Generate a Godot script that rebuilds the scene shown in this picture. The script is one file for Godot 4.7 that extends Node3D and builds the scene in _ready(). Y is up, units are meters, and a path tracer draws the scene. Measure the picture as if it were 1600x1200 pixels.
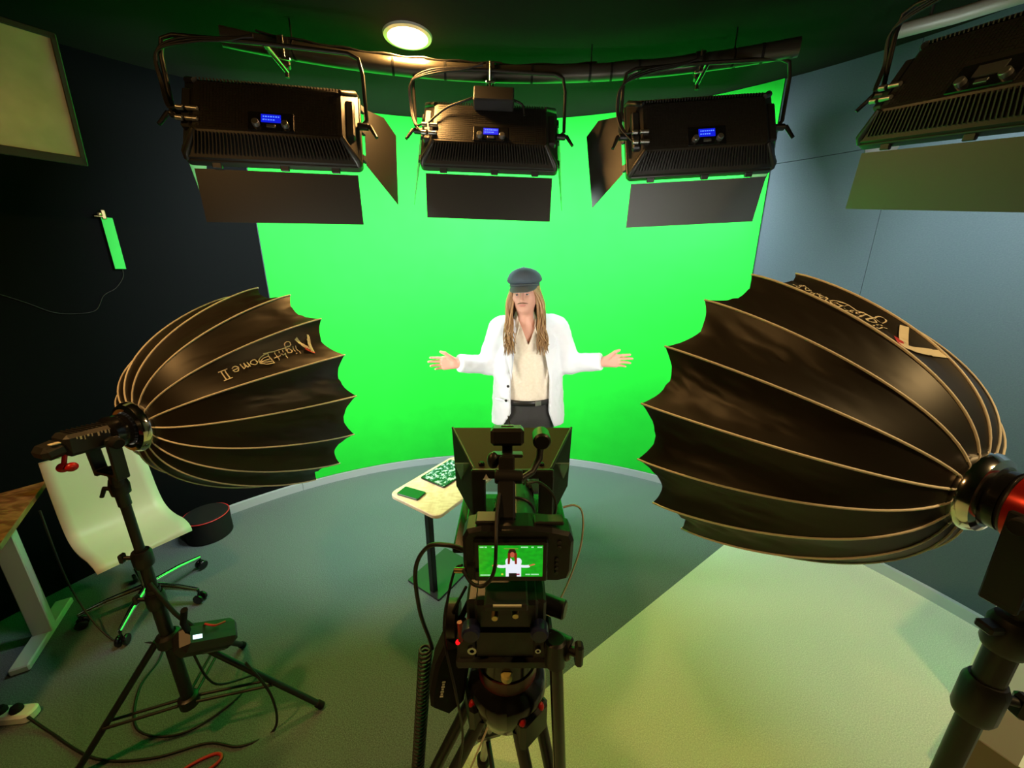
extends Node3D
# A small round video studio: green cyclorama, two domed softboxes, four panel lights on a
# curved pipe, a camera with a teleprompter on a tripod, and a presenter with open arms.

const EYE := Vector3(0, 1.82, 0)
const ROOM := Vector3(-0.157, 0, -0.689)     # centre of the round room
const ROOM_R := 2.81
const CEILING := 2.96

var M := {}
var taken := {}
var rng := RandomNumberGenerator.new()
var noise := FastNoiseLite.new()


func _ready() -> void:
	rng.seed = 7
	noise.seed = 3
	noise.frequency = 1.0
	# ---- camera -------------------------------------------------------------
	var cam := Camera3D.new()
	cam.name = "camera"
	cam.fov = 90.0
	cam.near = 0.02
	cam.far = 60.0
	cam.position = EYE
	cam.rotation_degrees = Vector3(-16.39, 0, 0)
	add_child(cam)
	cam.current = true
	# ---- sky and exposure ---------------------------------------------------
	var env := Environment.new()
	env.background_mode = Environment.BG_COLOR
	env.background_color = Color(0, 0, 0)
	env.tonemap_mode = Environment.TONE_MAPPER_LINEAR
	env.tonemap_exposure = 1.3
	env.sdfgi_enabled = true
	env.ssao_enabled = true
	env.ssil_enabled = true
	var we := WorldEnvironment.new()
	we.name = "environment"
	we.environment = env
	add_child(we)
	# ---- the large lamps: [energy] of each kind (their lights stand in their builders) ----
	LAMP = {"dome_left": 1.2, "dome_right": 1.6, "panel": 3.4, "downlight": 2.6}
	make_materials()
	build_room()
	build_pipe()
	build_panels()
	build_domes()
	build_stands()
	build_tripod()
	build_camera()
	build_prompter()
	build_person()
	build_table()
	build_left_corner()
	build_right_corner()
	build_cables()


var LAMP := {}


# =============================================================== helpers
func lin(r: float, g: float, b: float) -> Color:
	return Color(r, g, b).linear_to_srgb()


func mat(c: Color, rough := 0.6, metal := 0.0, spec := 0.5) -> StandardMaterial3D:
	var m := StandardMaterial3D.new()
	m.albedo_color = c
	m.roughness = rough
	m.metallic = metal
	m.metallic_specular = spec
	return m


func glow(c: Color, e: float) -> StandardMaterial3D:
	var m := mat(c, 0.5)
	m.emission_enabled = true
	m.emission = c
	m.emission_energy_multiplier = e
	return m


func grain(freq: float, lo: Color, hi: Color, size := 512, octaves := 3, kind := FastNoiseLite.TYPE_SIMPLEX_SMOOTH) -> NoiseTexture2D:
	var n := FastNoiseLite.new()
	n.noise_type = kind
	n.frequency = freq
	n.fractal_octaves = octaves
	n.seed = int(freq * 1000) % 97
	var t := NoiseTexture2D.new()
	t.width = size
	t.height = size
	t.seamless = true
	t.noise = n
	var g := Gradient.new()
	g.set_color(0, lo)
	g.set_color(1, hi)
	t.color_ramp = g
	return t


func bump(freq: float, size := 512) -> NoiseTexture2D:
	return grain(freq, Color.BLACK, Color.WHITE, size, 2)


func tri_map(m: StandardMaterial3D, t: Texture2D, scale: float, h: Texture2D = null, relief := 0.0) -> StandardMaterial3D:
	m.uv1_triplanar = true
	m.uv1_scale = Vector3.ONE * scale
	if t:
		m.albedo_texture = t
	if h:
		m.heightmap_enabled = true
		m.heightmap_texture = h
		m.heightmap_scale = relief
	return m


func make_materials() -> void:
	M.green = tri_map(mat(lin(0.014, 0.62, 0.036), 0.75, 0, 0.3), grain(0.02, Color(0.95, 0.95, 0.95), Color(1, 1, 1)), 0.5)
	M.wall = tri_map(mat(lin(0.075, 0.100, 0.122), 0.7, 0, 0.35), grain(0.25, Color(0.84, 0.86, 0.88), Color(1, 1, 1)), 1.0, bump(0.3), 0.06)
	M.wall_black = tri_map(mat(lin(0.0045, 0.005, 0.0055), 0.9, 0, 0.15), grain(0.25, Color(0.84, 0.86, 0.88), Color(1, 1, 1)), 1.0)
	M.ceiling = tri_map(mat(lin(0.015, 0.015, 0.012), 0.9, 0, 0.2), grain(0.2, Color(0.9, 0.9, 0.9), Color(1, 1, 1)), 1.0)
	M.base = mat(lin(0.36, 0.40, 0.42), 0.6)
	M.floor_dark = tri_map(mat(lin(0.215, 0.265, 0.260), 0.85, 0, 0.3), grain(0.11, Color(0.55, 0.56, 0.56), Color(1, 1, 1), 1024, 4), 1.4, bump(0.45, 1024), 0.10)
	M.floor_pale = tri_map(mat(lin(0.80, 0.82, 0.66), 0.85, 0, 0.3), grain(0.11, Color(0.74, 0.77, 0.74), Color(1, 1, 1), 1024, 4), 1.4, bump(0.45, 1024), 0.08)
	M.black = mat(lin(0.008, 0.008, 0.008), 0.42)
	M.black_matte = mat(lin(0.011, 0.011, 0.010), 0.8, 0, 0.3)
	M.black_gloss = mat(lin(0.008, 0.008, 0.008), 0.18)
	M.rubber = mat(lin(0.010, 0.010, 0.010), 0.7, 0, 0.3)
	M.charcoal = mat(lin(0.018, 0.0175, 0.016), 0.45)
	M.housing = mat(lin(0.022, 0.020, 0.016), 0.40, 0.2)
	M.pale_pipe = mat(lin(0.30, 0.30, 0.25), 0.45, 0.2)
	M.door = mat(lin(0.021, 0.019, 0.015), 0.45, 0.2)
	M.door_satin = mat(lin(0.10, 0.105, 0.10), 0.40, 0.2)
	M.door_grey = mat(lin(0.085, 0.085, 0.085), 0.55, 0.2)
	M.pipe = mat(lin(0.085, 0.080, 0.065), 0.34, 0.55)
	M.steel = mat(lin(0.50, 0.50, 0.50), 0.25, 1.0)
	M.chrome = mat(lin(0.80, 0.80, 0.80), 0.12, 1.0)
	M.zinc = mat(lin(0.30, 0.30, 0.28), 0.35, 0.9)
	M.fabric = mat(lin(0.013, 0.0098, 0.006), 0.44, 0, 0.5)
	M.lining = mat(lin(0.6, 0.6, 0.6), 0.4, 0.6)
	M.piping = mat(lin(0.90, 0.84, 0.72), 0.4)
	M.print = mat(lin(0.90, 0.85, 0.68), 0.6)
	M.print_red = mat(lin(0.60, 0.02, 0.015), 0.5)
	M.red = mat(lin(0.45, 0.012, 0.010), 0.3)
	M.red_metal = mat(lin(0.50, 0.02, 0.012), 0.28, 0.5)
	M.blue_knob = mat(lin(0.012, 0.016, 0.06), 0.4)
	M.white = mat(lin(0.78, 0.78, 0.74), 0.5)
	M.shell = mat(lin(0.60, 0.60, 0.44), 0.45)
	M.white_metal = mat(lin(0.62, 0.62, 0.58), 0.4, 0.1)
	M.cream = mat(lin(0.70, 0.62, 0.46), 0.6)
	M.cardboard = mat(lin(0.16, 0.11, 0.055), 0.8)
	M.cable = mat(lin(0.012, 0.011, 0.010), 0.5)
	M.cable_cream = mat(lin(0.62, 0.55, 0.42), 0.5)
	M.cable_red = mat(lin(0.62, 0.03, 0.03), 0.45)
	M.brass = mat(lin(0.70, 0.52, 0.26), 0.3, 0.9)
	M.diffuser = glow(Color(1, 1, 0.98), 3.0)
	M.led_face = glow(Color(0.96, 1, 1), 3.0)
	M.bulb = glow(Color(1.0, 0.86, 0.62), 9.0)
	M.lcd = glow(Color(0.03, 0.10, 0.85), 0.7)
	M.lcd_text = glow(Color(0.35, 0.55, 1.0), 0.8)
	M.led_white = glow(Color(0.85, 0.95, 1.0), 1.2)
	M.led_red = glow(Color(1.0, 0.05, 0.10), 1.0)
	M.glass = mat(Color(0.75, 0.9, 0.85, 0.22), 0.04)
	M.glass.transparency = BaseMaterial3D.TRANSPARENCY_ALPHA
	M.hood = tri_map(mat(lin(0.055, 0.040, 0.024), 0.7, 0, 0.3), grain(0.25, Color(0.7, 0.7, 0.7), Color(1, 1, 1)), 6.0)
	M.plate = mat(lin(0.05, 0.052, 0.05), 0.16, 0.3)
	M.phone = mat(lin(0.008, 0.03, 0.012), 0.4)
	M.phone_face = mat(lin(0.012, 0.05, 0.018), 0.12)
	M.board = tri_map(mat(lin(0.58, 0.56, 0.44), 0.7, 0, 0.3), grain(0.02, Color(0.92, 0.94, 0.92), Color(1, 1, 1)), 1.0)
	M.frame = mat(lin(0.035, 0.04, 0.035), 0.5)
	M.card = mat(lin(0.012, 0.60, 0.06), 0.6)
	M.lens = mat(lin(0.01, 0.012, 0.02), 0.05, 0, 0.8)
	# light beech table top, brown desk top
	M.beech = mat(lin(0.86, 0.75, 0.55), 0.45)
	M.beech.albedo_texture = wood(Color(0.90, 0.86, 0.80), Color(1, 1, 1))
	M.beech.uv1_triplanar = true
	M.beech.uv1_scale = Vector3(1.2, 1.2, 1.2)
	M.oak = mat(lin(0.42, 0.19, 0.055), 0.45)
	M.oak.albedo_texture = wood(Color(0.62, 0.55, 0.50), Color(1, 1, 1))
	M.oak.uv1_triplanar = true
	M.oak.uv1_scale = Vector3(1.0, 1.0, 1.0)
	# the presenter
	M.skin = mat(Color.WHITE, 0.5, 0, 0.4)
	M.skin.vertex_color_use_as_albedo = true
	M.jacket = mat(lin(0.66, 0.68, 0.73), 0.75, 0, 0.3)
	M.shirt = tri_map(mat(lin(0.74, 0.66, 0.55), 0.7, 0, 0.3), grain(0.05, Color(0.95, 0.94, 0.92), Color(1, 1, 1)), 2.0)
	M.trousers = mat(lin(0.022, 0.021, 0.020), 0.8)
	M.belt = mat(lin(0.012, 0.011, 0.010), 0.35)
	M.hair = mat(Color.WHITE, 0.42)
	M.hair.vertex_color_use_as_albedo = true
	M.cap = tri_map(mat(lin(0.095, 0.122, 0.150), 0.85, 0, 0.3), grain(0.3, Color(0.75, 0.78, 0.8), Color(1, 1, 1)), 6.0)
	M.brim = tri_map(mat(lin(0.13, 0.15, 0.15), 0.8, 0, 0.3), grain(0.3, Color(0.75, 0.78, 0.8), Color(1, 1, 1)), 8.0)
	M.eye_white = mat(lin(0.42, 0.38, 0.36), 0.25)
	M.iris = mat(lin(0.05, 0.06, 0.06), 0.15)
	M.lid = mat(lin(0.54, 0.27, 0.20), 0.5, 0, 0.4)
	M.brow = mat(lin(0.16, 0.085, 0.045), 0.7)
	M.lip = mat(lin(0.42, 0.15, 0.13), 0.5)


func wood(lo: Color, hi: Color) -> ImageTexture:
	var im := Image.create(256, 256, false, Image.FORMAT_RGB8)
	var n := FastNoiseLite.new()
	n.seed = 11
	n.frequency = 0.02
	for y in 256:
		for x in 256:
			var v := 0.5 + 0.5 * sin((x * 0.18 + n.get_noise_2d(x * 0.6, y * 4.0) * 6.0)) * 0.6 + n.get_noise_2d(x * 8.0, y * 0.8) * 0.35
			im.set_pixel(x, y, lo.lerp(hi, clampf(v, 0, 1)))
	return ImageTexture.create_from_image(im)


# --------------------------------------------------------------- nodes
func numbered(called: String) -> String:
	var n: int = taken.get(called, 0)
	taken[called] = n + 1
	return called if n == 0 else "%s_%03d" % [called, n]


func tag(o: Node3D, label: String, category: String, group := "", kind := "") -> void:
	if label:
		o.set_meta("label", label)
	if category:
		o.set_meta("category", category)
	if group:
		o.set_meta("group", group)
	if kind:
		o.set_meta("kind", kind)


func thing(called: String, label: String, category: String, t := Transform3D(), group := "") -> Node3D:
	var o := Node3D.new()
	o.name = numbered(called)
	add_child(o)
	o.transform = t
	tag(o, label, category, group)
	return o


func struct_node(called: String) -> Node3D:
	var o := Node3D.new()
	o.name = numbered(called)
	add_child(o)
	o.set_meta("kind", "structure")
	return o


func st_new() -> SurfaceTool:
	var st := SurfaceTool.new()
	st.begin(Mesh.PRIMITIVE_TRIANGLES)
	return st


func done(st: SurfaceTool) -> ArrayMesh:
	st.generate_normals()
	return st.commit()


func put(called: String, mesh: Mesh, material: Material, parent: Node, t := Transform3D()) -> MeshInstance3D:
	var o := MeshInstance3D.new()
	o.name = called if parent != self else numbered(called)
	o.mesh = mesh
	o.material_override = material
	o.transform = t
	parent.add_child(o, true)
	return o


func obj(called: String, st: SurfaceTool, material: Material, parent: Node = self, t := Transform3D()) -> MeshInstance3D:
	return put(called, done(st), material, parent, t)


# --------------------------------------------------------------- shapes
func at(x: float, y: float, z: float) -> Transform3D:
	return Transform3D(Basis(), Vector3(x, y, z))


func turned(p: Vector3, yaw: float, pitch := 0.0, roll := 0.0) -> Transform3D:
	return Transform3D(Basis.from_euler(Vector3(deg_to_rad(pitch), deg_to_rad(yaw), deg_to_rad(roll))), p)


func along(p: Vector3, dir: Vector3) -> Transform3D:
	# local +Y runs along dir
	var y := dir.normalized()
	var x := y.cross(Vector3.UP)
	if x.length() < 0.01:
		x = Vector3.RIGHT
	x = x.normalized()
	return Transform3D(Basis(x, y, x.cross(y)), p)


func tri(st: SurfaceTool, a: Vector3, b: Vector3, c: Vector3) -> void:
	# counter-clockwise seen from outside
	st.add_vertex(a)
	st.add_vertex(c)
	st.add_vertex(b)


func quad(st: SurfaceTool, a: Vector3, b: Vector3, c: Vector3, d: Vector3) -> void:
	tri(st, a, b, c)
	tri(st, a, c, d)


func tri_out(st: SurfaceTool, a: Vector3, b: Vector3, c: Vector3, mid: Vector3) -> void:
	if (b - a).cross(c - a).dot((a + b + c) / 3.0 - mid) < 0.0:
		tri(st, a, c, b)
	else:
		tri(st, a, b, c)


func quad_out(st: SurfaceTool, a: Vector3, b: Vector3, c: Vector3, d: Vector3, mid: Vector3) -> void:
	tri_out(st, a, b, c, mid)
	tri_out(st, a, c, d, mid)


func box(st: SurfaceTool, t: Transform3D, size: Vector3, bev := 0.0) -> void:
	st.set_smooth_group(-1)
	var h := size * 0.5
	bev = minf(bev, minf(h.x, minf(h.y, h.z)) * 0.9)
	var mid := t.origin
	var v := func(axis: int, s: Vector3) -> Vector3:
		var p := Vector3(s.x * (h.x - bev), s.y * (h.y - bev), s.z * (h.z - bev))
		p[axis] = s[axis] * h[axis]
		return t * p
	for axis in 3:
		var b := (axis + 1) % 3
		var c := (axis + 2) % 3
		for sg in [-1.0, 1.0]:
			var k := []
			for e in [[-1.0, -1.0], [1.0, -1.0], [1.0, 1.0], [-1.0, 1.0]]:
				var s := Vector3.ZERO
				s[axis] = sg
				s[b] = e[0]
				s[c] = e[1]
				k.append(v.call(axis, s))
			quad_out(st, k[0], k[1], k[2], k[3], mid)
	if bev <= 0.0:
		return
	for axis in 3:   # the edges that run along this axis
		var b := (axis + 1) % 3
		var c := (axis + 2) % 3
		for sb in [-1.0, 1.0]:
			for sc in [-1.0, 1.0]:
				var lo := Vector3.ZERO
				lo[axis] = -1.0
				lo[b] = sb
				lo[c] = sc
				var hi := lo
				hi[axis] = 1.0
				quad_out(st, v.call(b, lo), v.call(b, hi), v.call(c, hi), v.call(c, lo), mid)
	for sx in [-1.0, 1.0]:
		for sy in [-1.0, 1.0]:
			for sz in [-1.0, 1.0]:
				var s := Vector3(sx, sy, sz)
				tri_out(st, v.call(0, s), v.call(1, s), v.call(2, s), mid)


func tube(st: SurfaceTool, pts: Array, r, seg := 8, caps := true) -> void:
	# r: a number, or one radius for each point
	var n := pts.size()
	var d0: Vector3 = (pts[1] - pts[0]).normalized()
	var u := d0.cross(Vector3.UP)
	if u.length() < 0.05:
		u = d0.cross(Vector3.RIGHT)
	u = u.normalized()
	var rings := []
	for i in n:
		var d: Vector3 = (pts[mini(i + 1, n - 1)] - pts[maxi(i - 1, 0)]).normalized()
		u = (u - d * u.dot(d)).normalized()
		var w := d.cross(u)
		var rad: float = r[i] if r is Array else r
		var ring := PackedVector3Array()
		for k in seg:
			var a := TAU * k / seg
			ring.append(pts[i] + (u * cos(a) + w * sin(a)) * rad)
		rings.append(ring)
	loft(st, rings, true, caps)


func loft(st: SurfaceTool, rings: Array, closed := true, caps := true, group := 1) -> void:
	st.set_smooth_group(group)
	var seg: int = rings[0].size()
	for i in rings.size() - 1:
		var a: PackedVector3Array = rings[i]
		var b: PackedVector3Array = rings[i + 1]
		for k in (seg if closed else seg - 1):
			var l := (k + 1) % seg
			quad(st, a[k], a[l], b[l], b[k])
	if caps and closed:
		st.set_smooth_group(-1)
		var first: PackedVector3Array = rings[0]
		var last: PackedVector3Array = rings[rings.size() - 1]
		var c0 := Vector3.ZERO
		var c1 := Vector3.ZERO
		for k in seg:
			c0 += first[k] / seg
			c1 += last[k] / seg
		for k in seg:
			var l := (k + 1) % seg
			tri(st, c0, first[l], first[k])
			tri(st, c1, last[k], last[l])


func lathe(st: SurfaceTool, t: Transform3D, profile: Array, seg := 24) -> void:
	# profile: Vector2(radius, height) from bottom to top, turned about local +Y
	if profile[profile.size() - 1].y < profile[0].y:
		profile = profile.duplicate()
		profile.reverse()
	var group := 1
	for i in profile.size() - 1:
		var p: Vector2 = profile[i]
		var q: Vector2 = profile[i + 1]
		if i > 0 and absf((p - profile[i - 1]).angle_to(q - p)) > 0.6:
			group += 1
		st.set_smooth_group(group)
		for k in seg:
			var a := TAU * k / seg
			var b := TAU * (k + 1) / seg
			var v := [Vector3(p.x * sin(a), p.y, p.x * cos(a)), Vector3(p.x * sin(b), p.y, p.x * cos(b)), Vector3(q.x * sin(b), q.y, q.x * cos(b)), Vector3(q.x * sin(a), q.y, q.x * cos(a))]
			if p.x > 1e-6:
				tri(st, t * v[0], t * v[1], t * v[2] if q.x > 1e-6 else t * v[3])
			if q.x > 1e-6:
				tri(st, t * v[0], t * v[2], t * v[3])


func rod(st: SurfaceTool, a: Vector3, b: Vector3, r: float, seg := 12, bev := 0.0) -> void:
	var l := a.distance_to(b)
	if bev > 0.0:
		lathe(st, along(a, b - a), [Vector2(0, 0), Vector2(r - bev, 0), Vector2(r, bev), Vector2(r, l - bev), Vector2(r - bev, l), Vector2(0, l)], seg)
	else:
		lathe(st, along(a, b - a), [Vector2(0, 0), Vector2(r, 0), Vector2(r, l), Vector2(0, l)], seg)


func ball(st: SurfaceTool, t: Transform3D, radii: Vector3, seg := 16) -> void:
	var p := []
	for i in 11:
		var a := -PI / 2 + PI * i / 10.0
		p.append(Vector2(cos(a) if i > 0 and i < 10 else 0.0, sin(a)))
	lathe(st, t * Transform3D(Basis.from_scale(radii), Vector3.ZERO), p, seg)


func prism(st: SurfaceTool, t: Transform3D, poly: PackedVector2Array, depth: float, bev := 0.0) -> void:
	# polygon in local XY, thick along local Z from -depth/2 to depth/2
	if Geometry2D.is_polygon_clockwise(poly):
		poly = poly.duplicate()
		poly.reverse()
	var n := poly.size()
	var inner := poly
	if bev > 0.0:
		inner = PackedVector2Array()
		for i in n:
			var e0 := (poly[i] - poly[(i + n - 1) % n]).normalized()
			var e1 := (poly[(i + 1) % n] - poly[i]).normalized()
			var m := (Vector2(-e0.y, e0.x) + Vector2(-e1.y, e1.x)).normalized()
			inner.append(poly[i] + m * bev)
	st.set_smooth_group(-1)
	var idx := Geometry2D.triangulate_polygon(inner)
	var h := depth / 2.0
	for i in range(0, idx.size(), 3):
		var a := inner[idx[i]]
		var b := inner[idx[i + 1]]
		var c := inner[idx[i + 2]]
		if (b - a).cross(c - a) < 0:
			var k := b
			b = c
			c = k
		tri(st, t * Vector3(a.x, a.y, h), t * Vector3(b.x, b.y, h), t * Vector3(c.x, c.y, h))
		tri(st, t * Vector3(a.x, a.y, -h), t * Vector3(c.x, c.y, -h), t * Vector3(b.x, b.y, -h))
	for i in n:
		var j := (i + 1) % n
		var a := poly[i]
		var b := poly[j]
		var g := h - bev
		quad(st, t * Vector3(a.x, a.y, -g), t * Vector3(b.x, b.y, -g), t * Vector3(b.x, b.y, g), t * Vector3(a.x, a.y, g))
		if bev > 0.0:
			var c := inner[i]
			var d := inner[j]
			quad(st, t * Vector3(a.x, a.y, g), t * Vector3(b.x, b.y, g), t * Vector3(d.x, d.y, h), t * Vector3(c.x, c.y, h))
			quad(st, t * Vector3(c.x, c.y, -h), t * Vector3(d.x, d.y, -h), t * Vector3(b.x, b.y, -g), t * Vector3(a.x, a.y, -g))


func round_rect(w: float, h: float, r: float, n := 5) -> PackedVector2Array:
	var p := PackedVector2Array()
	for c in [[1, 1, 0.0], [-1, 1, PI / 2], [-1, -1, PI], [1, -1, PI * 1.5]]:
		for i in n + 1:
			var a: float = c[2] + PI / 2 * i / n
			p.append(Vector2(c[0] * (w / 2 - r) + cos(a) * r, c[1] * (h / 2 - r) + sin(a) * r))
	return p


func smooth_path(ctrl: Array, step := 8) -> Array:
	var out := []
	var n := ctrl.size()
	for i in n - 1:
		var p0: Vector3 = ctrl[maxi(i - 1, 0)]
		var p1: Vector3 = ctrl[i]
		var p2: Vector3 = ctrl[i + 1]
		var p3: Vector3 = ctrl[mini(i + 2, n - 1)]
		for k in step:
			out.append(p1.cubic_interpolate(p2, p0, p3, float(k) / step))
	out.append(ctrl[n - 1])
	return out


func cable(called: String, label: String, ctrl: Array, r: float, m: Material, group := "", seg := 6) -> MeshInstance3D:
	var st := st_new()
	tube(st, smooth_path(ctrl), r, seg)
	var o := obj(called, st, m)
	tag(o, label, "cable", group)
	return o


func lamp_area(t: Transform3D, size: Vector2, c: Color, e: float, called: String, parent: Node) -> void:
	# shines along local -Z
	var l := AreaLight3D.new()
	l.name = called
	l.area_size = size
	l.light_color = c
	l.light_energy = e
	l.area_range = 12.0
	l.area_attenuation = 2.0
	l.area_normalize_energy = true
	l.shadow_enabled = true
	parent.add_child(l, true)
	l.transform = t


# =============================================================== the room
func on_wall(deg: float, y: float, inset := 0.0) -> Vector3:
	# deg: 0 straight ahead (-z), positive to the right
	var a := deg_to_rad(deg)
	return ROOM + Vector3(sin(a) * (ROOM_R - inset), y, -cos(a) * (ROOM_R - inset))


func curved(st: SurfaceTool, a0: float, a1: float, y0: float, y1: float, r0: float, r1: float, step := 3.0) -> void:
	# a slab bent round the room's centre, between radii r0 (inner) and r1
	var n := maxi(1, int(ceil(absf(a1 - a0) / step)))
	var rings := []
	for i in n + 1:
		var a := deg_to_rad(lerpf(a0, a1, float(i) / n))
		var d := Vector3(sin(a), 0, -cos(a))
		rings.append([ROOM + d * r0 + Vector3.UP * y0, ROOM + d * r0 + Vector3.UP * y1, ROOM + d * r1 + Vector3.UP * y1, ROOM + d * r1 + Vector3.UP * y0])
	for i in n:
		for k in 4:
			st.set_smooth_group(k + 1)
			var l := (k + 1) % 4
			quad(st, rings[i][l], rings[i][k], rings[i + 1][k], rings[i + 1][l])
	st.set_smooth_group(-1)
	quad(st, rings[0][0], rings[0][1], rings[0][2], rings[0][3])
	quad(st, rings[n][3], rings[n][2], rings[n][1], rings[n][0])


func half_disc(side: float, r: float) -> PackedVector2Array:
	# the part of the round floor on one side of the straight seam between the two coverings
	var p := Vector2(0.238, -1.345)
	var d := Vector2(1.699, -1.233).normalized()
	var n := Vector2(-d.y, d.x) * side
	var disc := PackedVector2Array()
	for i in 96:
		disc.append(Vector2(ROOM.x, ROOM.z) + Vector2.from_angle(TAU * i / 96.0) * r)
	var cut := PackedVector2Array([p - d * 8, p + d * 8, p + d * 8 + n * 8, p - d * 8 + n * 8])
	return Geometry2D.intersect_polygons(disc, cut)[0]


func build_room() -> void:
	var lay := Transform3D(Basis(Vector3.RIGHT, Vector3(0, 0, 1), Vector3(0, -1, 0)), Vector3(0, -0.05, 0))
	var fl := struct_node("floor")
	var st := st_new()
	prism(st, lay, half_disc(-1.0, ROOM_R + 0.2), 0.1)
	obj("grey_floor_covering", st, M.floor_dark, fl)
	st = st_new()
	prism(st, lay, half_disc(1.0, ROOM_R + 0.2), 0.1)
	obj("pale_floor_covering", st, M.floor_pale, fl)
	# ceiling
	st = st_new()
	var disc := PackedVector2Array()
	for i in 96:
		disc.append(Vector2(ROOM.x, ROOM.z) + Vector2.from_angle(TAU * i / 96.0) * (ROOM_R + 0.2))
	prism(st, Transform3D(lay.basis, Vector3(0, CEILING + 0.1, 0)), disc, 0.2)
	var ce := obj("ceiling", st, M.ceiling)
	ce.set_meta("kind", "structure")
	# walls: dark panels with open joints in front of a backing
	var back := struct_node("wall_back")
	st = st_new()
	curved(st, -36.4, 41.2, 0, CEILING, ROOM_R, ROOM_R + 0.15)
	obj("wall_core", st, M.wall, back)
	var wr := struct_node("wall_right")
	for p in [[41.2, 53.24, 0.0, 2.485], [41.2, 53.24, 2.488, CEILING], [53.28, 92.0, 0.0, CEILING], [92.2, 116.0, 0.0, CEILING], [116.2, 140.0, 0.0, CEILING]]:
		st = st_new()
		curved(st, p[0], p[1], p[2], p[3], ROOM_R, ROOM_R + 0.03)
		obj("wall_panel", st, M.wall, wr)
	st = st_new()
	curved(st, 41.2, 140.0, 0, CEILING, ROOM_R + 0.032, ROOM_R + 0.15)
	obj("wall_core", st, M.wall, wr)
	var wl := struct_node("wall_left")
	for p in [[-68.0, -36.4], [-92.0, -68.2], [-116.0, -92.2], [-140.0, -116.2]]:
		st = st_new()
		curved(st, p[0], p[1], 0, CEILING, ROOM_R, ROOM_R + 0.03)
		obj("wall_panel", st, M.wall_black, wl)
	st = st_new()
	curved(st, -140.0, -36.4, 0, CEILING, ROOM_R + 0.032, ROOM_R + 0.15)
	obj("wall_core", st, M.wall_black, wl)
	var rear := struct_node("wall_rear")
	st = st_new()
	curved(st, 140.0, 220.0, 0, CEILING, ROOM_R, ROOM_R + 0.15)
	obj("wall_core", st, M.wall_black, rear)
	# green painted backdrop bent along the back wall
	st = st_new()
	curved(st, GREEN_A, GREEN_B, 0.07, CEILING - 0.004, ROOM_R - 0.02, ROOM_R - 0.002, 1.5)
	var g := obj("green_backdrop", st, M.green)
	tag(g, "bright green curved chroma key backdrop covering the back wall", "backdrop")
	# pale skirting along the curve
	for e in [["baseboard_back", GREEN_A, GREEN_B], ["baseboard_left", -47.0, GREEN_A - 0.05], ["baseboard_side", -140.0, -47.05], ["baseboard_right", GREEN_B + 0.05, 140.0]]:
		st = st_new()
		curved(st, e[1], e[2], 0.0, 0.065, ROOM_R - 0.03, ROOM_R - 0.001, 2.0)
		var b := obj(e[0], st, M.wall_black if e[0] == "baseboard_side" else M.base)
		b.set_meta("kind", "structure")
	# recessed downlights: one in view, two behind the photographer
	downlight(Vector3(-0.526, CEILING, -2.352), "round warm recessed ceiling downlight above the curved pipe", LAMP.downlight)
	downlight(Vector3(-1.60, CEILING, -0.25), "round warm ceiling downlight behind the photographer on the left", LAMP.downlight * 0.75)
	downlight(Vector3(1.75, CEILING, -0.10), "round warm ceiling downlight behind the photographer on the right", LAMP.downlight * 0.8, Color(1.0, 0.82, 0.54))


const GREEN_A := -36.3
const GREEN_B := 41.1


func downlight(p: Vector3, label: String, e: float, tone := Color(1.0, 0.74, 0.42)) -> void:
	var t := thing("ceiling_downlight", label, "lamp", Transform3D(Basis(), p), "warm ceiling downlights")
	var st := st_new()
	lathe(st, Transform3D(), [Vector2(0.098, -0.001), Vector2(0.100, -0.014), Vector2(0.118, -0.010), Vector2(0.122, -0.001)], 40)
	obj("trim_ring", st, M.white_metal, t)
	st = st_new()
	lathe(st, Transform3D(), [Vector2(0, -0.010), Vector2(0.099, -0.008), Vector2(0.099, -0.001)], 40)
	obj("light_diffuser", st, M.bulb, t)
	lamp_area(turned(Vector3(0, -0.016, 0), 0, -90), Vector2(0.17, 0.17), tone, e, "downlight_light", t)


# =============================================================== pipe and clamps
func pipe_arc(x: float) -> Vector3:
	# the pipe's axis: an arc under the ceiling
	var c := Vector2(0.112, 0.600)
	var r := 3.050
	return Vector3(x, 2.834, c.y - sqrt(maxf(0.0, r * r - (x - c.x) * (x - c.x))))


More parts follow.
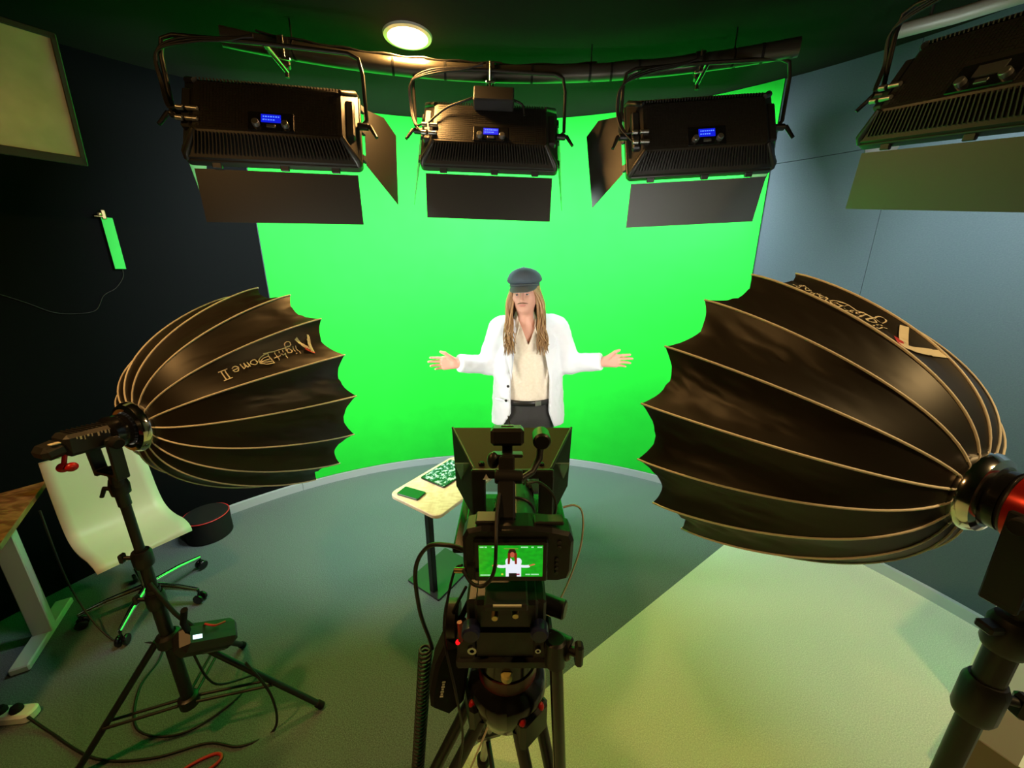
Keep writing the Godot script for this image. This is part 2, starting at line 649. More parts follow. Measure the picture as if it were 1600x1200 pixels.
func build_pipe() -> void:
	var t := thing("curved_pipe", "long curved dark metal lighting pipe hung under the ceiling", "pipe")
	var pts := []
	for i in 41:
		pts.append(pipe_arc(lerpf(-1.31, 1.355, i / 40.0)))
	var st := st_new()
	tube(st, pts, 0.039, 20)
	obj("pipe_tube", st, M.pipe, t)
	for x in [-0.62, -0.36, 0.10, 0.52, 0.66, 1.21]:      # tape bands round the pipe
		st = st_new()
		tube(st, [pipe_arc(x), pipe_arc(x + 0.012)], 0.0402, 20)
		obj("tape_band", st, M.black_matte, t)
	for x in [-1.05, 0.42, 1.10]:                  # hangers to the ceiling
		var p := pipe_arc(x)
		st = st_new()
		rod(st, p + Vector3(0, 0.03, 0), Vector3(p.x, CEILING, p.z), 0.0035, 8)
		tube(st, [p - Vector3(0.014, 0, 0), p + Vector3(0.014, 0, 0)], 0.039, 20)
		obj("hanger", st, M.black_matte, t)
	# cables strapped along the top of the pipe
	st = st_new()
	for k in 3:
		var path := []
		for i in 31:
			var x := lerpf(-1.18, 0.95 - k * 0.5, i / 30.0)
			path.append(pipe_arc(x) + Vector3(0, 0.043 + 0.004 * sin(i * 1.3 + k), -0.012 + 0.012 * k))
		tube(st, path, 0.005, 6)
	obj("strapped_cables", st, M.cable, t)
	# a further length of pale pipe crossing the ceiling on the right
	st = st_new()
	tube(st, [Vector3(1.641, 2.80, -2.0), Vector3(1.78, 2.80, -1.89), Vector3(1.95, 2.80, -1.71), Vector3(2.08, 2.80, -1.50)], 0.026, 16)
	var p2 := thing("pale_pipe", "short pale straight pipe under the ceiling at the right edge", "pipe")
	obj("pipe_tube", st, M.pale_pipe, p2)
	st = st_new()
	for q in [Vector3(1.72, 2.80, -1.94), Vector3(2.0, 2.80, -1.63)]:
		rod(st, q, Vector3(q.x, CEILING, q.z), 0.006, 8)
	obj("hanger", st, M.charcoal, p2)


func clamp_at(p: Vector3, dir: Vector3, label: String) -> void:
	# hook clamp: half shells round the pipe, a pinch bolt and a stem down to the yoke
	var t := thing("pipe_clamp", label, "clamp", Transform3D(), "clamps on the curved pipe")
	var side := dir.normalized()
	var st := st_new()
	tube(st, [p - side * 0.022, p + side * 0.022], 0.048, 20)
	obj("clamp_shell", st, M.charcoal, t)
	st = st_new()
	box(st, Transform3D(Basis(side, Vector3.UP, side.cross(Vector3.UP)), p + Vector3(0, -0.055, 0)), Vector3(0.04, 0.04, 0.05), 0.006)
	rod(st, p + Vector3(0, -0.06, 0), p + Vector3(0, -0.115, 0), 0.010, 10)
	obj("clamp_foot", st, M.charcoal, t)
	st = st_new()
	var f := side.cross(Vector3.UP)
	rod(st, p + f * 0.06 + Vector3(0, 0.03, 0), p + f * 0.06 + Vector3(0, -0.06, 0), 0.006, 8)
	box(st, Transform3D(Basis(side, Vector3.UP, f), p + f * 0.062 + Vector3(0, -0.062, 0)), Vector3(0.05, 0.012, 0.014), 0.003)
	obj("wing_bolt", st, M.steel, t)


# =============================================================== panel lights
func build_panels() -> void:
	# pose: centre of the front rim, yaw, tilt, roll (degrees); doors: bottom, left, right, top angles
	panel(turned(Vector3(-0.977, 2.385, -1.845), 12.8, -26.0, 0.5), "black panel light with clipped-on cable at its right end, leftmost on the pipe", {"b": 62.0, "l": 8.0, "r": 40.0, "t": 24.0}, true, false, M.door)
	panel(turned(Vector3(-0.107, 2.428, -2.159), 2.6, -30.5, -2.0), "black panel light with power box on its back, centre of the pipe", {"b": 58.0, "l": 18.0, "r": 14.0, "t": 28.0}, true, true, M.door)
	panel(turned(Vector3(0.854, 2.404, -2.031), -3.2, -19.3, 2.7), "black panel light with grey lower door, right of the centre light", {"b": 50.0, "l": 44.0, "r": 4.0, "t": 12.0}, true, false, M.door_grey)
	var turn := turned(Vector3.ZERO, -73.0, -26.0, -10.0)
	turn.origin = Vector3(1.35, 2.272, -1.697) - turn.basis * Vector3(-0.33, -0.18, 0)
	panel(turn, "panel light with green tinted lower door by the right wall, no lit display", {"b": 58.0, "l": 6.0, "r": 10.0, "t": 4.0}, false, false, M.door_satin)


func panel(t: Transform3D, label: String, doors: Dictionary, lit: bool, power_box: bool, bottom_mat: Material) -> void:
	# local: width along x, height along y, back towards +z, light leaves along -z; origin in the front rim
	t = Transform3D(t.basis.scaled(Vector3.ONE * 1.12), EYE + (t.origin - EYE) * 1.12) if lit else t
	var o := thing("panel_light", label, "panel light", t, "panel lights hung from the curved pipe")
	var w := 0.66
	var h := 0.36
	var st := st_new()
	prism(st, at(0, 0, 0.012), round_rect(w, h, 0.025), 0.03, 0.003)
	obj("front_rim", st, M.housing, o)
	# tapered back housing
	st = st_new()
	var a := round_rect(w - 0.012, h - 0.012, 0.022)
	var b := round_rect(w - 0.13, h - 0.15, 0.02)
	var r0 := PackedVector3Array()
	var r1 := PackedVector3Array()
	var r2 := PackedVector3Array()
	for i in a.size():
		r0.append(Vector3(a[i].x, a[i].y, 0.026))
		r1.append(Vector3(a[i].x, a[i].y, 0.040))
		r2.append(Vector3(b[i].x, b[i].y + 0.01, 0.092))
	loft(st, [r0, r1], true, false, 1)
	loft(st, [r1, r2], true, false, 2)
	prism(st, at(0, 0.01, 0.0925), b, 0.001)
	obj("back_housing", st, M.housing, o)
	# raised rib field on the back and fins on the sloping sides
	st = st_new()
	for i in 46:
		for j in 18:
			var x := -0.247 + i * 0.0110
			var y := -0.086 + j * 0.0110
			if absf(x - 0.005) < 0.086 and y < 0.008:
				continue
			box(st, at(x, y + 0.006, 0.0930), Vector3(0.0085, 0.0085, 0.003), 0.0)
	var field := obj("raised_stud_field", st, M.housing, o)
	field.set_meta("kind", "stuff")
	st = st_new()
	for s in [-1.0, 1.0]:
		for i in 44:
			var x := -0.258 + i * 0.012
			var p0 := Vector3(x * 1.08, s * 0.160, 0.047)
			var p1 := Vector3(x, s * 0.112 + 0.01, 0.090)
			var d := (p1 - p0)
			box(st, Transform3D(Basis(Vector3.RIGHT, d.normalized(), Vector3.RIGHT.cross(d.normalized())), (p0 + p1) / 2 + Vector3(0, s * 0.003, 0.003)), Vector3(0.004, d.length(), 0.010), 0.0)
	var fins := obj("cooling_fins", st, M.housing, o)
	fins.set_meta("kind", "stuff")
	# corner bumpers
	for sx in [-1.0, 1.0]:
		for sy in [-1.0, 1.0]:
			st = st_new()
			tube(st, [Vector3(sx * (w / 2 - 0.014), sy * (h / 2 - 0.014), 0.022), Vector3(sx * (w / 2 - 0.020), sy * (h / 2 - 0.020), 0.045), Vector3(sx * (w / 2 - 0.068), sy * (h / 2 - 0.075) + 0.008, 0.094)], [0.013, 0.015, 0.010], 10)
			obj("corner_bumper", st, M.housing, o)
	# side frame posts
	for sx in [-1.0, 1.0]:
		st = st_new()
		box(st, turned(Vector3(sx * (w / 2 - 0.035), 0.008, 0.068), 0, 0), Vector3(0.035, 0.17, 0.03), 0.006)
		obj("side_grille", st, M.charcoal, o)
	# control window
	var cp := Vector3(0.005, -0.048, 0.094)
	st = st_new()
	box(st, Transform3D(Basis(), cp), Vector3(0.165, 0.085, 0.006), 0.003)
	var ctl := obj("control_panel", st, M.black_gloss, o)
	st = st_new()
	box(st, Transform3D(Basis(), cp + Vector3(0.0, 0.012, 0.004)), Vector3(0.070, 0.034, 0.003), 0.0)
	obj("blue_display" if lit else "dark_display", st, M.lcd if lit else M.zinc, ctl)
	st = st_new()
	for k in 2:
		for i in 7 - k * 2:
			box(st, Transform3D(Basis(), cp + Vector3(-0.026 + i * 0.009, 0.019 - k * 0.014, 0.0058)), Vector3(0.0045 + 0.002 * ((i * 7 + k) % 2), 0.005, 0.0006), 0.0)
	if lit:
		obj("display_lettering", st, M.lcd_text, ctl)
	for sx in [-1.0, 1.0]:
		st = st_new()
		lathe(st, Transform3D(Basis(Vector3.RIGHT, Vector3(0, 0, 1), Vector3(0, -1, 0)), cp + Vector3(sx * 0.052, -0.016, 0.002)), [Vector2(0, 0), Vector2(0.014, 0), Vector2(0.013, 0.016), Vector2(0.011, 0.018), Vector2(0, 0.018)], 18)
		obj("knob", st, M.zinc, ctl)
	st = st_new()
	box(st, Transform3D(Basis(), cp + Vector3(0, -0.022, 0.005)), Vector3(0.032, 0.012, 0.004), 0.001)
	obj("button", st, M.zinc, ctl)
	# cable plugs at the left end
	for k in 2:
		st = st_new()
		var y := -0.015 - k * 0.045
		rod(st, Vector3(-0.245, y, 0.099), Vector3(-0.285, y, 0.099), 0.0085, 12, 0.002)
		rod(st, Vector3(-0.293, y, 0.099), Vector3(-0.318, y, 0.099), 0.0095, 12, 0.002)
		obj("cable_plug", st, M.zinc, o)
	# hinges and barn doors
	for e in [["b", M.door, Vector3(0, -1, 0), w - 0.05, 0.20], ["t", M.door, Vector3(0, 1, 0), w - 0.05, 0.20], ["l", M.door, Vector3(-1, 0, 0), h - 0.02, 0.20], ["r", M.door, Vector3(1, 0, 0), h - 0.02, 0.20]]:
		if doors[e[0]] < 0.0:
			continue
		var out: Vector3 = e[2]
		var ang: float = deg_to_rad(doors[e[0]])
		var edge := Vector3(out.x * (w / 2 + 0.004), out.y * (h / 2 + 0.004), 0.004)
		var dir := out * sin(ang) + Vector3(0, 0, -1) * cos(ang)     # 0: straight on, 90: flat out
		var across := Vector3(absf(out.y), absf(out.x), 0)
		var nrm := across.cross(dir).normalized()
		var bt := Transform3D(Basis(across, dir, nrm), edge + dir * 0.006)
		var wid: float = e[3]
		var len: float = e[4]
		var poly := PackedVector2Array([Vector2(-wid / 2, 0.004), Vector2(wid / 2, 0.004), Vector2(wid / 2 + 0.0, len), Vector2(-wid / 2 - 0.0, len)])
		if e[0] == "l" or e[0] == "r":
			poly = PackedVector2Array([Vector2(-wid / 2 + 0.03, 0.004), Vector2(wid / 2 - 0.03, 0.004), Vector2(wid / 2 + 0.02, len * 0.62), Vector2(wid / 2 - 0.02, len), Vector2(-wid / 2 - 0.06, len * 0.92)])
		st = st_new()
		prism(st, bt, poly, 0.0022)
		var dm: Material = bottom_mat if e[0] == "b" else e[1]
		obj("barn_door", st, dm, o)
		for f in [-0.36, 0.04, 0.36]:
			st = st_new()
			box(st, Transform3D(bt.basis, edge + across * (wid * f) + Vector3(0, 0, 0.006)), Vector3(0.034, 0.022, 0.014), 0.003)
			obj("hinge", st, M.charcoal, o)
	# the glowing face
	st = st_new()
	box(st, at(0, 0, -0.006), Vector3(w - 0.06, h - 0.06, 0.006), 0.0)
	obj("light_face", st, M.led_face, o)
	lamp_area(at(0, 0, -0.012), Vector2(w - 0.07, h - 0.07), Color(0.93, 1.0, 1.0), LAMP.panel * (1.0 if lit else 0.65), "panel_light_source", o)
	# yoke: a bent tube from both ends up to the clamp under the pipe
	var inv := t.affine_inverse()
	var mid := inv * (t.origin + t.basis.z * 0.05)
	var up := (inv.basis * Vector3.UP).normalized()
	var rise := 0.235
	var sw := w / 2 + 0.028
	var z := 0.05
	var path := [Vector3(-w / 2 - 0.004, 0.0, z), Vector3(-sw, 0.03, z), Vector3(-sw, 0.03, z) + up * (rise - 0.07), Vector3(-sw + 0.012, 0.03, z) + up * (rise - 0.015), Vector3(-sw + 0.05, 0.03, z) + up * rise, Vector3(0, 0.03, z) + up * (rise + 0.004), Vector3(sw - 0.05, 0.03, z) + up * rise, Vector3(sw - 0.012, 0.03, z) + up * (rise - 0.015), Vector3(sw, 0.03, z) + up * (rise - 0.07), Vector3(sw, 0.03, z), Vector3(w / 2 + 0.004, 0.0, z)]
	st = st_new()
	tube(st, path, 0.008, 10)
	obj("yoke", st, M.housing, o)
	for sx in [-1.0, 1.0]:
		st = st_new()
		rod(st, Vector3(sx * (w / 2 - 0.01), 0, z), Vector3(sx * (w / 2 + 0.035), 0, z), 0.014, 14, 0.003)
		tube(st, [Vector3(sx * (w / 2 + 0.028), 0, z), Vector3(sx * (w / 2 + 0.040), 0.0, z + 0.004), Vector3(sx * (w / 2 + 0.066), -0.055, z + 0.006)], [0.008, 0.009, 0.007], 8)
		obj("tilt_lever", st, M.black, o)
	if power_box:
		st = st_new()
		box(st, at(0.015, 0.125, 0.125), Vector3(0.19, 0.085, 0.06), 0.006)
		var pb := obj("power_box", st, M.charcoal, o)
		st = st_new()
		tube(st, smooth_path([Vector3(-0.08, 0.12, 0.13), Vector3(-0.12, 0.10, 0.13), Vector3(-0.20, 0.075, 0.115), Vector3(-0.25, 0.03, 0.11), Vector3(-0.285, -0.01, 0.105)]), 0.005, 8)
		obj("power_lead", st, M.cable, pb)
		st = st_new()
		tube(st, smooth_path([Vector3(0.11, 0.115, 0.13), Vector3(0.15, 0.09, 0.13), Vector3(0.16, 0.05, 0.11)]), 0.005, 8)
		obj("power_lead", st, M.cable, pb)
	# leads that climb the yoke from the plugs
	st = st_new()
	for k in 3:
		var q := 0.004 * k
		tube(st, smooth_path([Vector3(-0.318, -0.015 - 0.04 * (k % 2), 0.10), Vector3(-0.345 - q, 0.0, 0.085), Vector3(-sw - 0.012 - q, 0.05, z + 0.012) + up * 0.05, Vector3(-sw - 0.006, 0.03, z + 0.016) + up * (rise - 0.07), Vector3(-sw + 0.08 + q * 5, 0.03, z + 0.016) + up * (rise - 0.02 - 0.004 * k), Vector3(-0.12, 0.03, z + 0.012) + up * (rise + 0.0 - q), Vector3(-0.03, 0.03, z + 0.014) + up * (rise + 0.01 + q)]), 0.0042, 6)
	obj("leads", st, M.cable, o)
	# the clamp that carries it
	var top := t * (Vector3(0, 0.03, z) + up * (rise + 0.004))
	if lit:
		var pp := pipe_arc(top.x)
		var pdir := pipe_arc(top.x + 0.02) - pipe_arc(top.x - 0.02)
		clamp_at(pp, pdir, "hook clamp on the curved pipe above the %s" % ("panel light with the power box" if power_box else ("leftmost panel light" if top.x < -0.5 else "panel light with the grey door")))
		st = st_new()
		rod(st, inv * (pp + Vector3(0, -0.09, 0)), inv * top, 0.010, 10)
		obj("spigot", st, M.steel, o)
	else:
		st = st_new()
		rod(st, inv * Vector3(top.x, CEILING, top.z), inv * top, 0.010, 10)
		obj("spigot", st, M.steel, o)


# =============================================================== domed softboxes
const DOME_L := 0.50
const DOME_R := 0.44
const DOME_R0 := 0.060


func dome_r(s: float) -> float:
	return DOME_R0 + (DOME_R - DOME_R0) * pow(1.0 - pow(1.0 - s, 1.2), 0.5)


class Dome:
	var t0 := 0.0
	var sg := 1.0


func dome_pt(d: Dome, k: float, s: float, lift := 0.0) -> Vector3:
	# k counts ribs (0..16, fractions run across a gore), s runs from the ring (0) to the rim (1)
	var f := k - floorf(k)
	var th := d.t0 + d.sg * k * PI / 8.0
	var r := dome_r(s)
	var sag := 4.0 * f * (1.0 - f)
	var chord := cos(PI / 16.0) / cos((f - 0.5) * PI / 8.0)
	var hollow := 0.055 * sag * smoothstep(0.0, 0.5, s)
	var y := DOME_L * s - 0.040 * sag * smoothstep(0.72, 1.0, s)
	r = r * (chord - hollow) + lift
	if f > 0.001 and f < 0.999:
		var crease := noise.get_noise_3d(k * 5.0, s * 7.0 + k, 1.7) * 0.6 + noise.get_noise_3d(k * 13.0, s * 22.0, 4.1) * 0.4
		r += crease * 0.014 * sag * smoothstep(0.1, 0.6, s)
	return Vector3(sin(th) * r, y, cos(th) * r)


func stroke(st: SurfaceTool, d: Dome, k0: float, s0: float, dir: float, pts: Array, size: float, w: float) -> void:
	# a painted line on gore k0: letter x runs along s (sign dir), letter y runs across the gore
	var path := []
	for i in pts.size() - 1:
		for j in 4:
			var p: Vector2 = pts[i].lerp(pts[i + 1], j / 4.0)
			path.append(p)
	path.append(pts[pts.size() - 1])
	st.set_smooth_group(-1)
	for i in path.size() - 1:
		var a: Vector2 = path[i]
		var b: Vector2 = path[i + 1]
		var n := (b - a).normalized()
		a -= n * w * 0.35
		b += n * w * 0.35
		n = Vector2(-n.y, n.x) * w * 0.5
		var c := []
		for q in [a - n, b - n, b + n, a + n]:
			var s: float = s0 + dir * q.x * size / DOME_L
			c.append(dome_pt(d, k0 + q.y * size / (dome_r(s) * PI / 8.0), s, 0.0032))
		quad_out(st, c[0], c[1], c[2], c[3], Vector3(0, DOME_L * s0, 0))


func arc(cx: float, cy: float, rx: float, ry: float, a0: float, a1: float, n := 10) -> Array:
	var o := []
	for i in n + 1:
		var a := deg_to_rad(lerpf(a0, a1, float(i) / n))
		o.append(Vector2(cx + cos(a) * rx, cy + sin(a) * ry))
	return o


func lettering(st: SurfaceTool, d: Dome, k0: float, s0: float, dir: float, size: float, flip: float) -> void:
	# "light Dome II" in a thin hand, with a dome drawn as the D
	var L := []
	L.append([Vector2(0, 1.0), Vector2(0, 0)])                                   # l
	L.append([Vector2(0.28, 0.55), Vector2(0.28, 0)])                            # i
	L.append([Vector2(0.28, 0.80), Vector2(0.28, 0.86)])
	L.append(arc(0.72, 0.30, 0.22, 0.26, 0, 360, 12))                            # g
	L.append([Vector2(0.94, 0.5), Vector2(0.92, -0.35)] + arc(0.64, -0.40, 0.28, 0.26, 0, -300, 10) + [Vector2(1.05, -0.12), Vector2(2.9, -0.22)])
	L.append([Vector2(1.25, 1.0), Vector2(1.25, 0)])                             # h
	L.append([Vector2(1.25, 0.45)] + arc(1.42, 0.36, 0.17, 0.2, 150, 0, 6) + [Vector2(1.59, 0)])
	L.append([Vector2(1.98, 0.95), Vector2(1.98, 0.0)])                          # t
	L.append([Vector2(1.74, 0.55), Vector2(2.26, 0.55)])
	L.append([Vector2(2.50, 1.05), Vector2(2.50, -0.15)])                        # D, ribbed like the dome
	L.append([Vector2(2.50, 1.05)] + arc(2.55, 0.45, 0.95, 0.60, 85, -85, 12) + [Vector2(2.50, -0.15)])
	for y in [0.80, 0.45, 0.10]:
		L.append([Vector2(2.50, y), Vector2(3.0, 0.45 + (y - 0.45) * 0.85), Vector2(3.48, 0.45)])
	L.append(arc(3.86, 0.28, 0.24, 0.28, 0, 360, 12))                            # o
	L.append([Vector2(4.28, 0.55), Vector2(4.28, 0), Vector2(4.30, 0.42), Vector2(4.48, 0.55), Vector2(4.55, 0.0), Vector2(4.58, 0.42), Vector2(4.76, 0.55), Vector2(4.84, 0.0)])   # m
	L.append([Vector2(5.08, 0.28), Vector2(5.50, 0.32)] + arc(5.29, 0.28, 0.22, 0.28, 20, 320, 10))   # e
	for x in [6.0, 6.26]:                                                        # II
		L.append([Vector2(x, 0.95), Vector2(x, 0.0)])
	L.append([Vector2(5.84, 0.97), Vector2(6.42, 0.97)])
	L.append([Vector2(5.84, 0.0), Vector2(6.42, 0.0)])
	for p in L:
		var q := []
		for v in p:
			q.append(Vector2(v.x, (v.y - 0.4) * flip))
		stroke(st, d, k0, s0, dir, q, size, 0.085)


func dome_mark(d: Dome, k0: float, s0: float, dir: float, size: float, flip: float, parent: Node3D) -> void:
	# the two-legged mark: pale limbs and a red foot
	var st := st_new()
	stroke(st, d, k0, s0, dir, [Vector2(0.0, -0.75 * flip), Vector2(0.5, 0.60 * flip)], size, 0.34)
	stroke(st, d, k0, s0, dir, [Vector2(1.30, -0.75 * flip), Vector2(0.62, 0.40 * flip)], size, 0.28)
	obj("pale_mark", st, M.print, parent)
	st = st_new()
	stroke(st, d, k0, s0, dir, [Vector2(0.50, 0.74 * flip), Vector2(0.92, 0.22 * flip)], size, 0.26)
	obj("red_mark", st, M.print_red, parent)


func softbox(called_label: String, c: Vector3, az: float, el: float, d: Dome, text_k: float, text: Dictionary, e: float, src: Color) -> Transform3D:
	var ax := Vector3(sin(az) * cos(el), sin(el), -cos(az) * cos(el))
	var u := (Vector3.UP - ax * ax.y).normalized()
	var t := Transform3D(Basis(ax.cross(u), ax, u), c - ax * DOME_L)
	var o := thing("softbox_dome", called_label, "softbox", t, "domed softboxes facing the presenter")
	for k in 16:
		var st := st_new()
		var rings := []
		for i in 27:
			var s := pow(i / 26.0, 1.7)
			var ring := PackedVector3Array()
			for j in 13:
				ring.append(dome_pt(d, k + j / 12.0 * 0.99999, s))
			if d.sg < 0:
				ring.reverse()
			rings.append(ring)
		loft(st, rings, false, false)
		obj("fabric_gore", st, M.fabric, o)
		st = st_new()
		var path := []
		for i in 27:
			path.append(dome_pt(d, float(k), pow(i / 26.0, 1.7), 0.0012))
		tube(st, path, 0.0030, 6)
		obj("piped_rib", st, M.piping, o)
	# speed ring: bright metal collar with stubs for the ribs
	var st := st_new()
	lathe(st, at(0, -0.012, 0), [Vector2(0.054, -0.018), Vector2(0.064, -0.021), Vector2(0.076, -0.016), Vector2(0.083, -0.004), Vector2(0.083, 0.010), Vector2(0.077, 0.022), Vector2(0.066, 0.026), Vector2(0.054, 0.026)], 48)
	var ring_o := obj("speed_ring", st, M.chrome, o)
	for k in 16:
		var th := d.t0 + d.sg * k * PI / 8.0
		st = st_new()
		var n := Vector3(sin(th), 0, cos(th))
		box(st, Transform3D(Basis(n.cross(Vector3.UP), Vector3.UP, n), n * 0.080 + Vector3(0, 0.006, 0)), Vector3(0.009, 0.012, 0.010), 0.002)
		obj("rib_socket", st, M.chrome, ring_o)
	# inner lining and front diffuser
	st = st_new()
	var prof := []
	for i in 12:
		var s := pow(i / 11.0, 1.7) * 0.79
		prof.append(Vector2(dome_r(s) * 0.88 - 0.004, DOME_L * s + 0.008))
	lathe(st, Transform3D(), prof, 32)
	obj("silver_lining", st, M.lining, o)
	st = st_new()
	lathe(st, Transform3D(), [Vector2(0, DOME_L * 0.795), Vector2(0.345, DOME_L * 0.795), Vector2(0.348, DOME_L * 0.805), Vector2(0, DOME_L * 0.81)], 48)
	obj("light_diffuser", st, M.diffuser, o)
	lamp_area(Transform3D(Basis(Vector3.RIGHT, Vector3(0, 0, 1), Vector3(0, -1, 0)), Vector3(0, DOME_L * 0.825, 0)), Vector2(0.50, 0.50), src, e, "softbox_light", o)
	# black fabric grid across the mouth, which keeps the light off the side walls
	for i in (11 if text.grid else 0):
		var q := -0.35 + i * 0.07
		var half := sqrt(0.372 * 0.372 - q * q)
		st = st_new()
		box(st, at(q, DOME_L * 0.885, 0), Vector3(0.003, 0.040, half * 2.0), 0.0)
		obj("grid_strip", st, M.black_matte, o)
		st = st_new()
		box(st, at(0, DOME_L * 0.885, q), Vector3(half * 2.0, 0.040, 0.003), 0.0)
		obj("grid_strip", st, M.black_matte, o)
	# lettering on one gore
	st = st_new()
	lettering(st, d, text_k, text.s, text.dir, text.size, text.flip)
	obj("lettering", st, M.print, o)
	dome_mark(d, text_k, text.mark, text.dir, text.msize, text.flip, o)
	return t


func build_domes() -> void:
	var a := Dome.new()
	a.t0 = -0.039
	a.sg = 1.0
	var tl := softbox("black ribbed dome softbox with printed lettering on its upper side, left of the camera", Vector3(-1.055, 1.313, -1.629), 0.317, -0.055, a, 2.5, {"s": 0.735, "dir": -1.0, "size": 0.036, "flip": 1.0, "mark": 0.885, "msize": 0.048, "grid": false}, LAMP.dome_left, Color(1.0, 0.98, 0.95))
	var b := Dome.new()
	b.t0 = 0.182
	b.sg = -1.0
	var tr := softbox("large black ribbed dome softbox with pale mark near its ring, right of the camera", Vector3(0.781, 1.379, -1.162), -0.312, -0.034, b, 0.48, {"s": 0.42, "dir": 1.0, "size": 0.038, "flip": 1.0, "mark": 0.235, "msize": 0.058, "grid": true}, LAMP.dome_right, Color(1.0, 0.98, 0.95))
	# lamp heads behind the rings (local +Y points at the presenter, so the heads run along -Y)
	var o := thing("studio_lamp", "slim black studio lamp head behind the left softbox", "studio lamp", tl)
	var st := st_new()
	lathe(st, Transform3D(), [Vector2(0, -0.022), Vector2(0.046, -0.022), Vector2(0.050, -0.028), Vector2(0.050, -0.075), Vector2(0.040, -0.085), Vector2(0, -0.085)].map(func(v): return v), 28)
	obj("bayonet_collar", st, M.black_gloss, o)
	st = st_new()
	box(st, at(0, -0.128, 0.000), Vector3(0.072, 0.11, 0.064), 0.010)
	obj("lamp_body", st, M.charcoal, o)
	st = st_new()
	box(st, Transform3D(Basis(Vector3.RIGHT, deg_to_rad(12)), Vector3(0, -0.200, -0.006)), Vector3(0.066, 0.055, 0.040), 0.012)
	obj("lamp_tail", st, M.charcoal, o)
	st = st_new()
	for i in 9:                                          # worn pale lettering on the side of the head
		box(st, at(0.0366, -0.088 - i * 0.0080 - (0.006 if i > 3 else 0.0), 0.016 + 0.002 * (i % 3)), Vector3(0.0006, 0.0022 + 0.002 * (i % 2), 0.012 - 0.003 * (i % 3)), 0.0)
	obj("side_lettering", st, M.cream, o)
	st = st_new()
	for i in 8:
		box(st, at(0, -0.085 - i * 0.011, 0.0335), Vector3(0.05, 0.004, 0.006), 0.001)
	obj("vent_slats", st, M.black, o)
	st = st_new()
	ball(st, at(0.012, -0.190, -0.060), Vector3(0.014, 0.014, 0.014), 14)
	ball(st, at(0.034, -0.182, -0.058), Vector3(0.013, 0.014, 0.013), 14)
	rod(st, Vector3(0.014, -0.188, -0.052), Vector3(0.014, -0.180, -0.020), 0.006, 8)
	obj("red_knob", st, M.red, o)
	st = st_new()
	box(st, at(0.022, -0.198, 0.0155), Vector3(0.014, 0.022, 0.004), 0.001)
	obj("pale_button", st, M.cream, o)
	# right lamp head: cylinder with a red band
	o = thing("studio_lamp", "black and red cylindrical studio lamp head behind the right softbox", "studio lamp", tr)
	st = st_new()
	lathe(st, Transform3D(), [Vector2(0, -0.022), Vector2(0.052, -0.022), Vector2(0.058, -0.028), Vector2(0.060, -0.052), Vector2(0, -0.052)], 32)
	obj("bayonet_collar", st, M.black_gloss, o)
	st = st_new()
	lathe(st, Transform3D(), [Vector2(0, -0.050), Vector2(0.056, -0.052), Vector2(0.062, -0.058), Vector2(0.062, -0.250), Vector2(0.055, -0.262), Vector2(0, -0.262)], 32)
	obj("lamp_body", st, M.charcoal, o)
	st = st_new()
	lathe(st, Transform3D(), [Vector2(0.0600, -0.060), Vector2(0.0655, -0.063), Vector2(0.0665, -0.120), Vector2(0.0655, -0.124), Vector2(0.0600, -0.127)], 36)
	obj("red_band", st, M.red_metal, o)
	st = st_new()
	for i in 20:
		var an := TAU * i / 20.0
		var n := Vector3(sin(an), 0, cos(an))
		box(st, Transform3D(Basis(n.cross(Vector3.UP), Vector3.UP, n), n * 0.064 + Vector3(0, -0.185, 0)), Vector3(0.005, 0.10, 0.012), 0.001)
	obj("cooling_fins", st, M.black, o)


# =============================================================== light stands
func fork(o: Node3D, a: Vector3, b: Vector3, foot: Vector3, w: float) -> void:
	# U-shaped yoke: two arms from the lamp's sides to a bar, then down to the stand
	var st := st_new()
	for p in [a, b]:
		var low := Vector3(p.x, foot.y, p.z).lerp(foot, 0.12)
		var dir: Vector3 = low - p
		var side := (b - a).normalized()
		box(st, Transform3D(Basis(side, dir.normalized(), side.cross(dir.normalized())), (p + low) / 2), Vector3(0.012, dir.length() + 0.03, w), 0.003)
	var l := Vector3(a.x, foot.y, a.z).lerp(foot, 0.12)
	var r := Vector3(b.x, foot.y, b.z).lerp(foot, 0.12)
	var sd := (r - l).normalized()
	box(st, Transform3D(Basis(sd, Vector3.UP, sd.cross(Vector3.UP)), (l + r) / 2), Vector3(l.distance_to(r) + 0.012, 0.014, w), 0.003)
	obj("yoke", st, M.black, o)
	for p in [a, b]:
		var dd: Vector3 = ((a + b) / 2 - p).normalized()
		st = st_new()
		rod(st, p - dd * 0.030, p + dd * 0.012, 0.016, 14, 0.003)
		obj("tilt_knob", st, M.rubber, o)


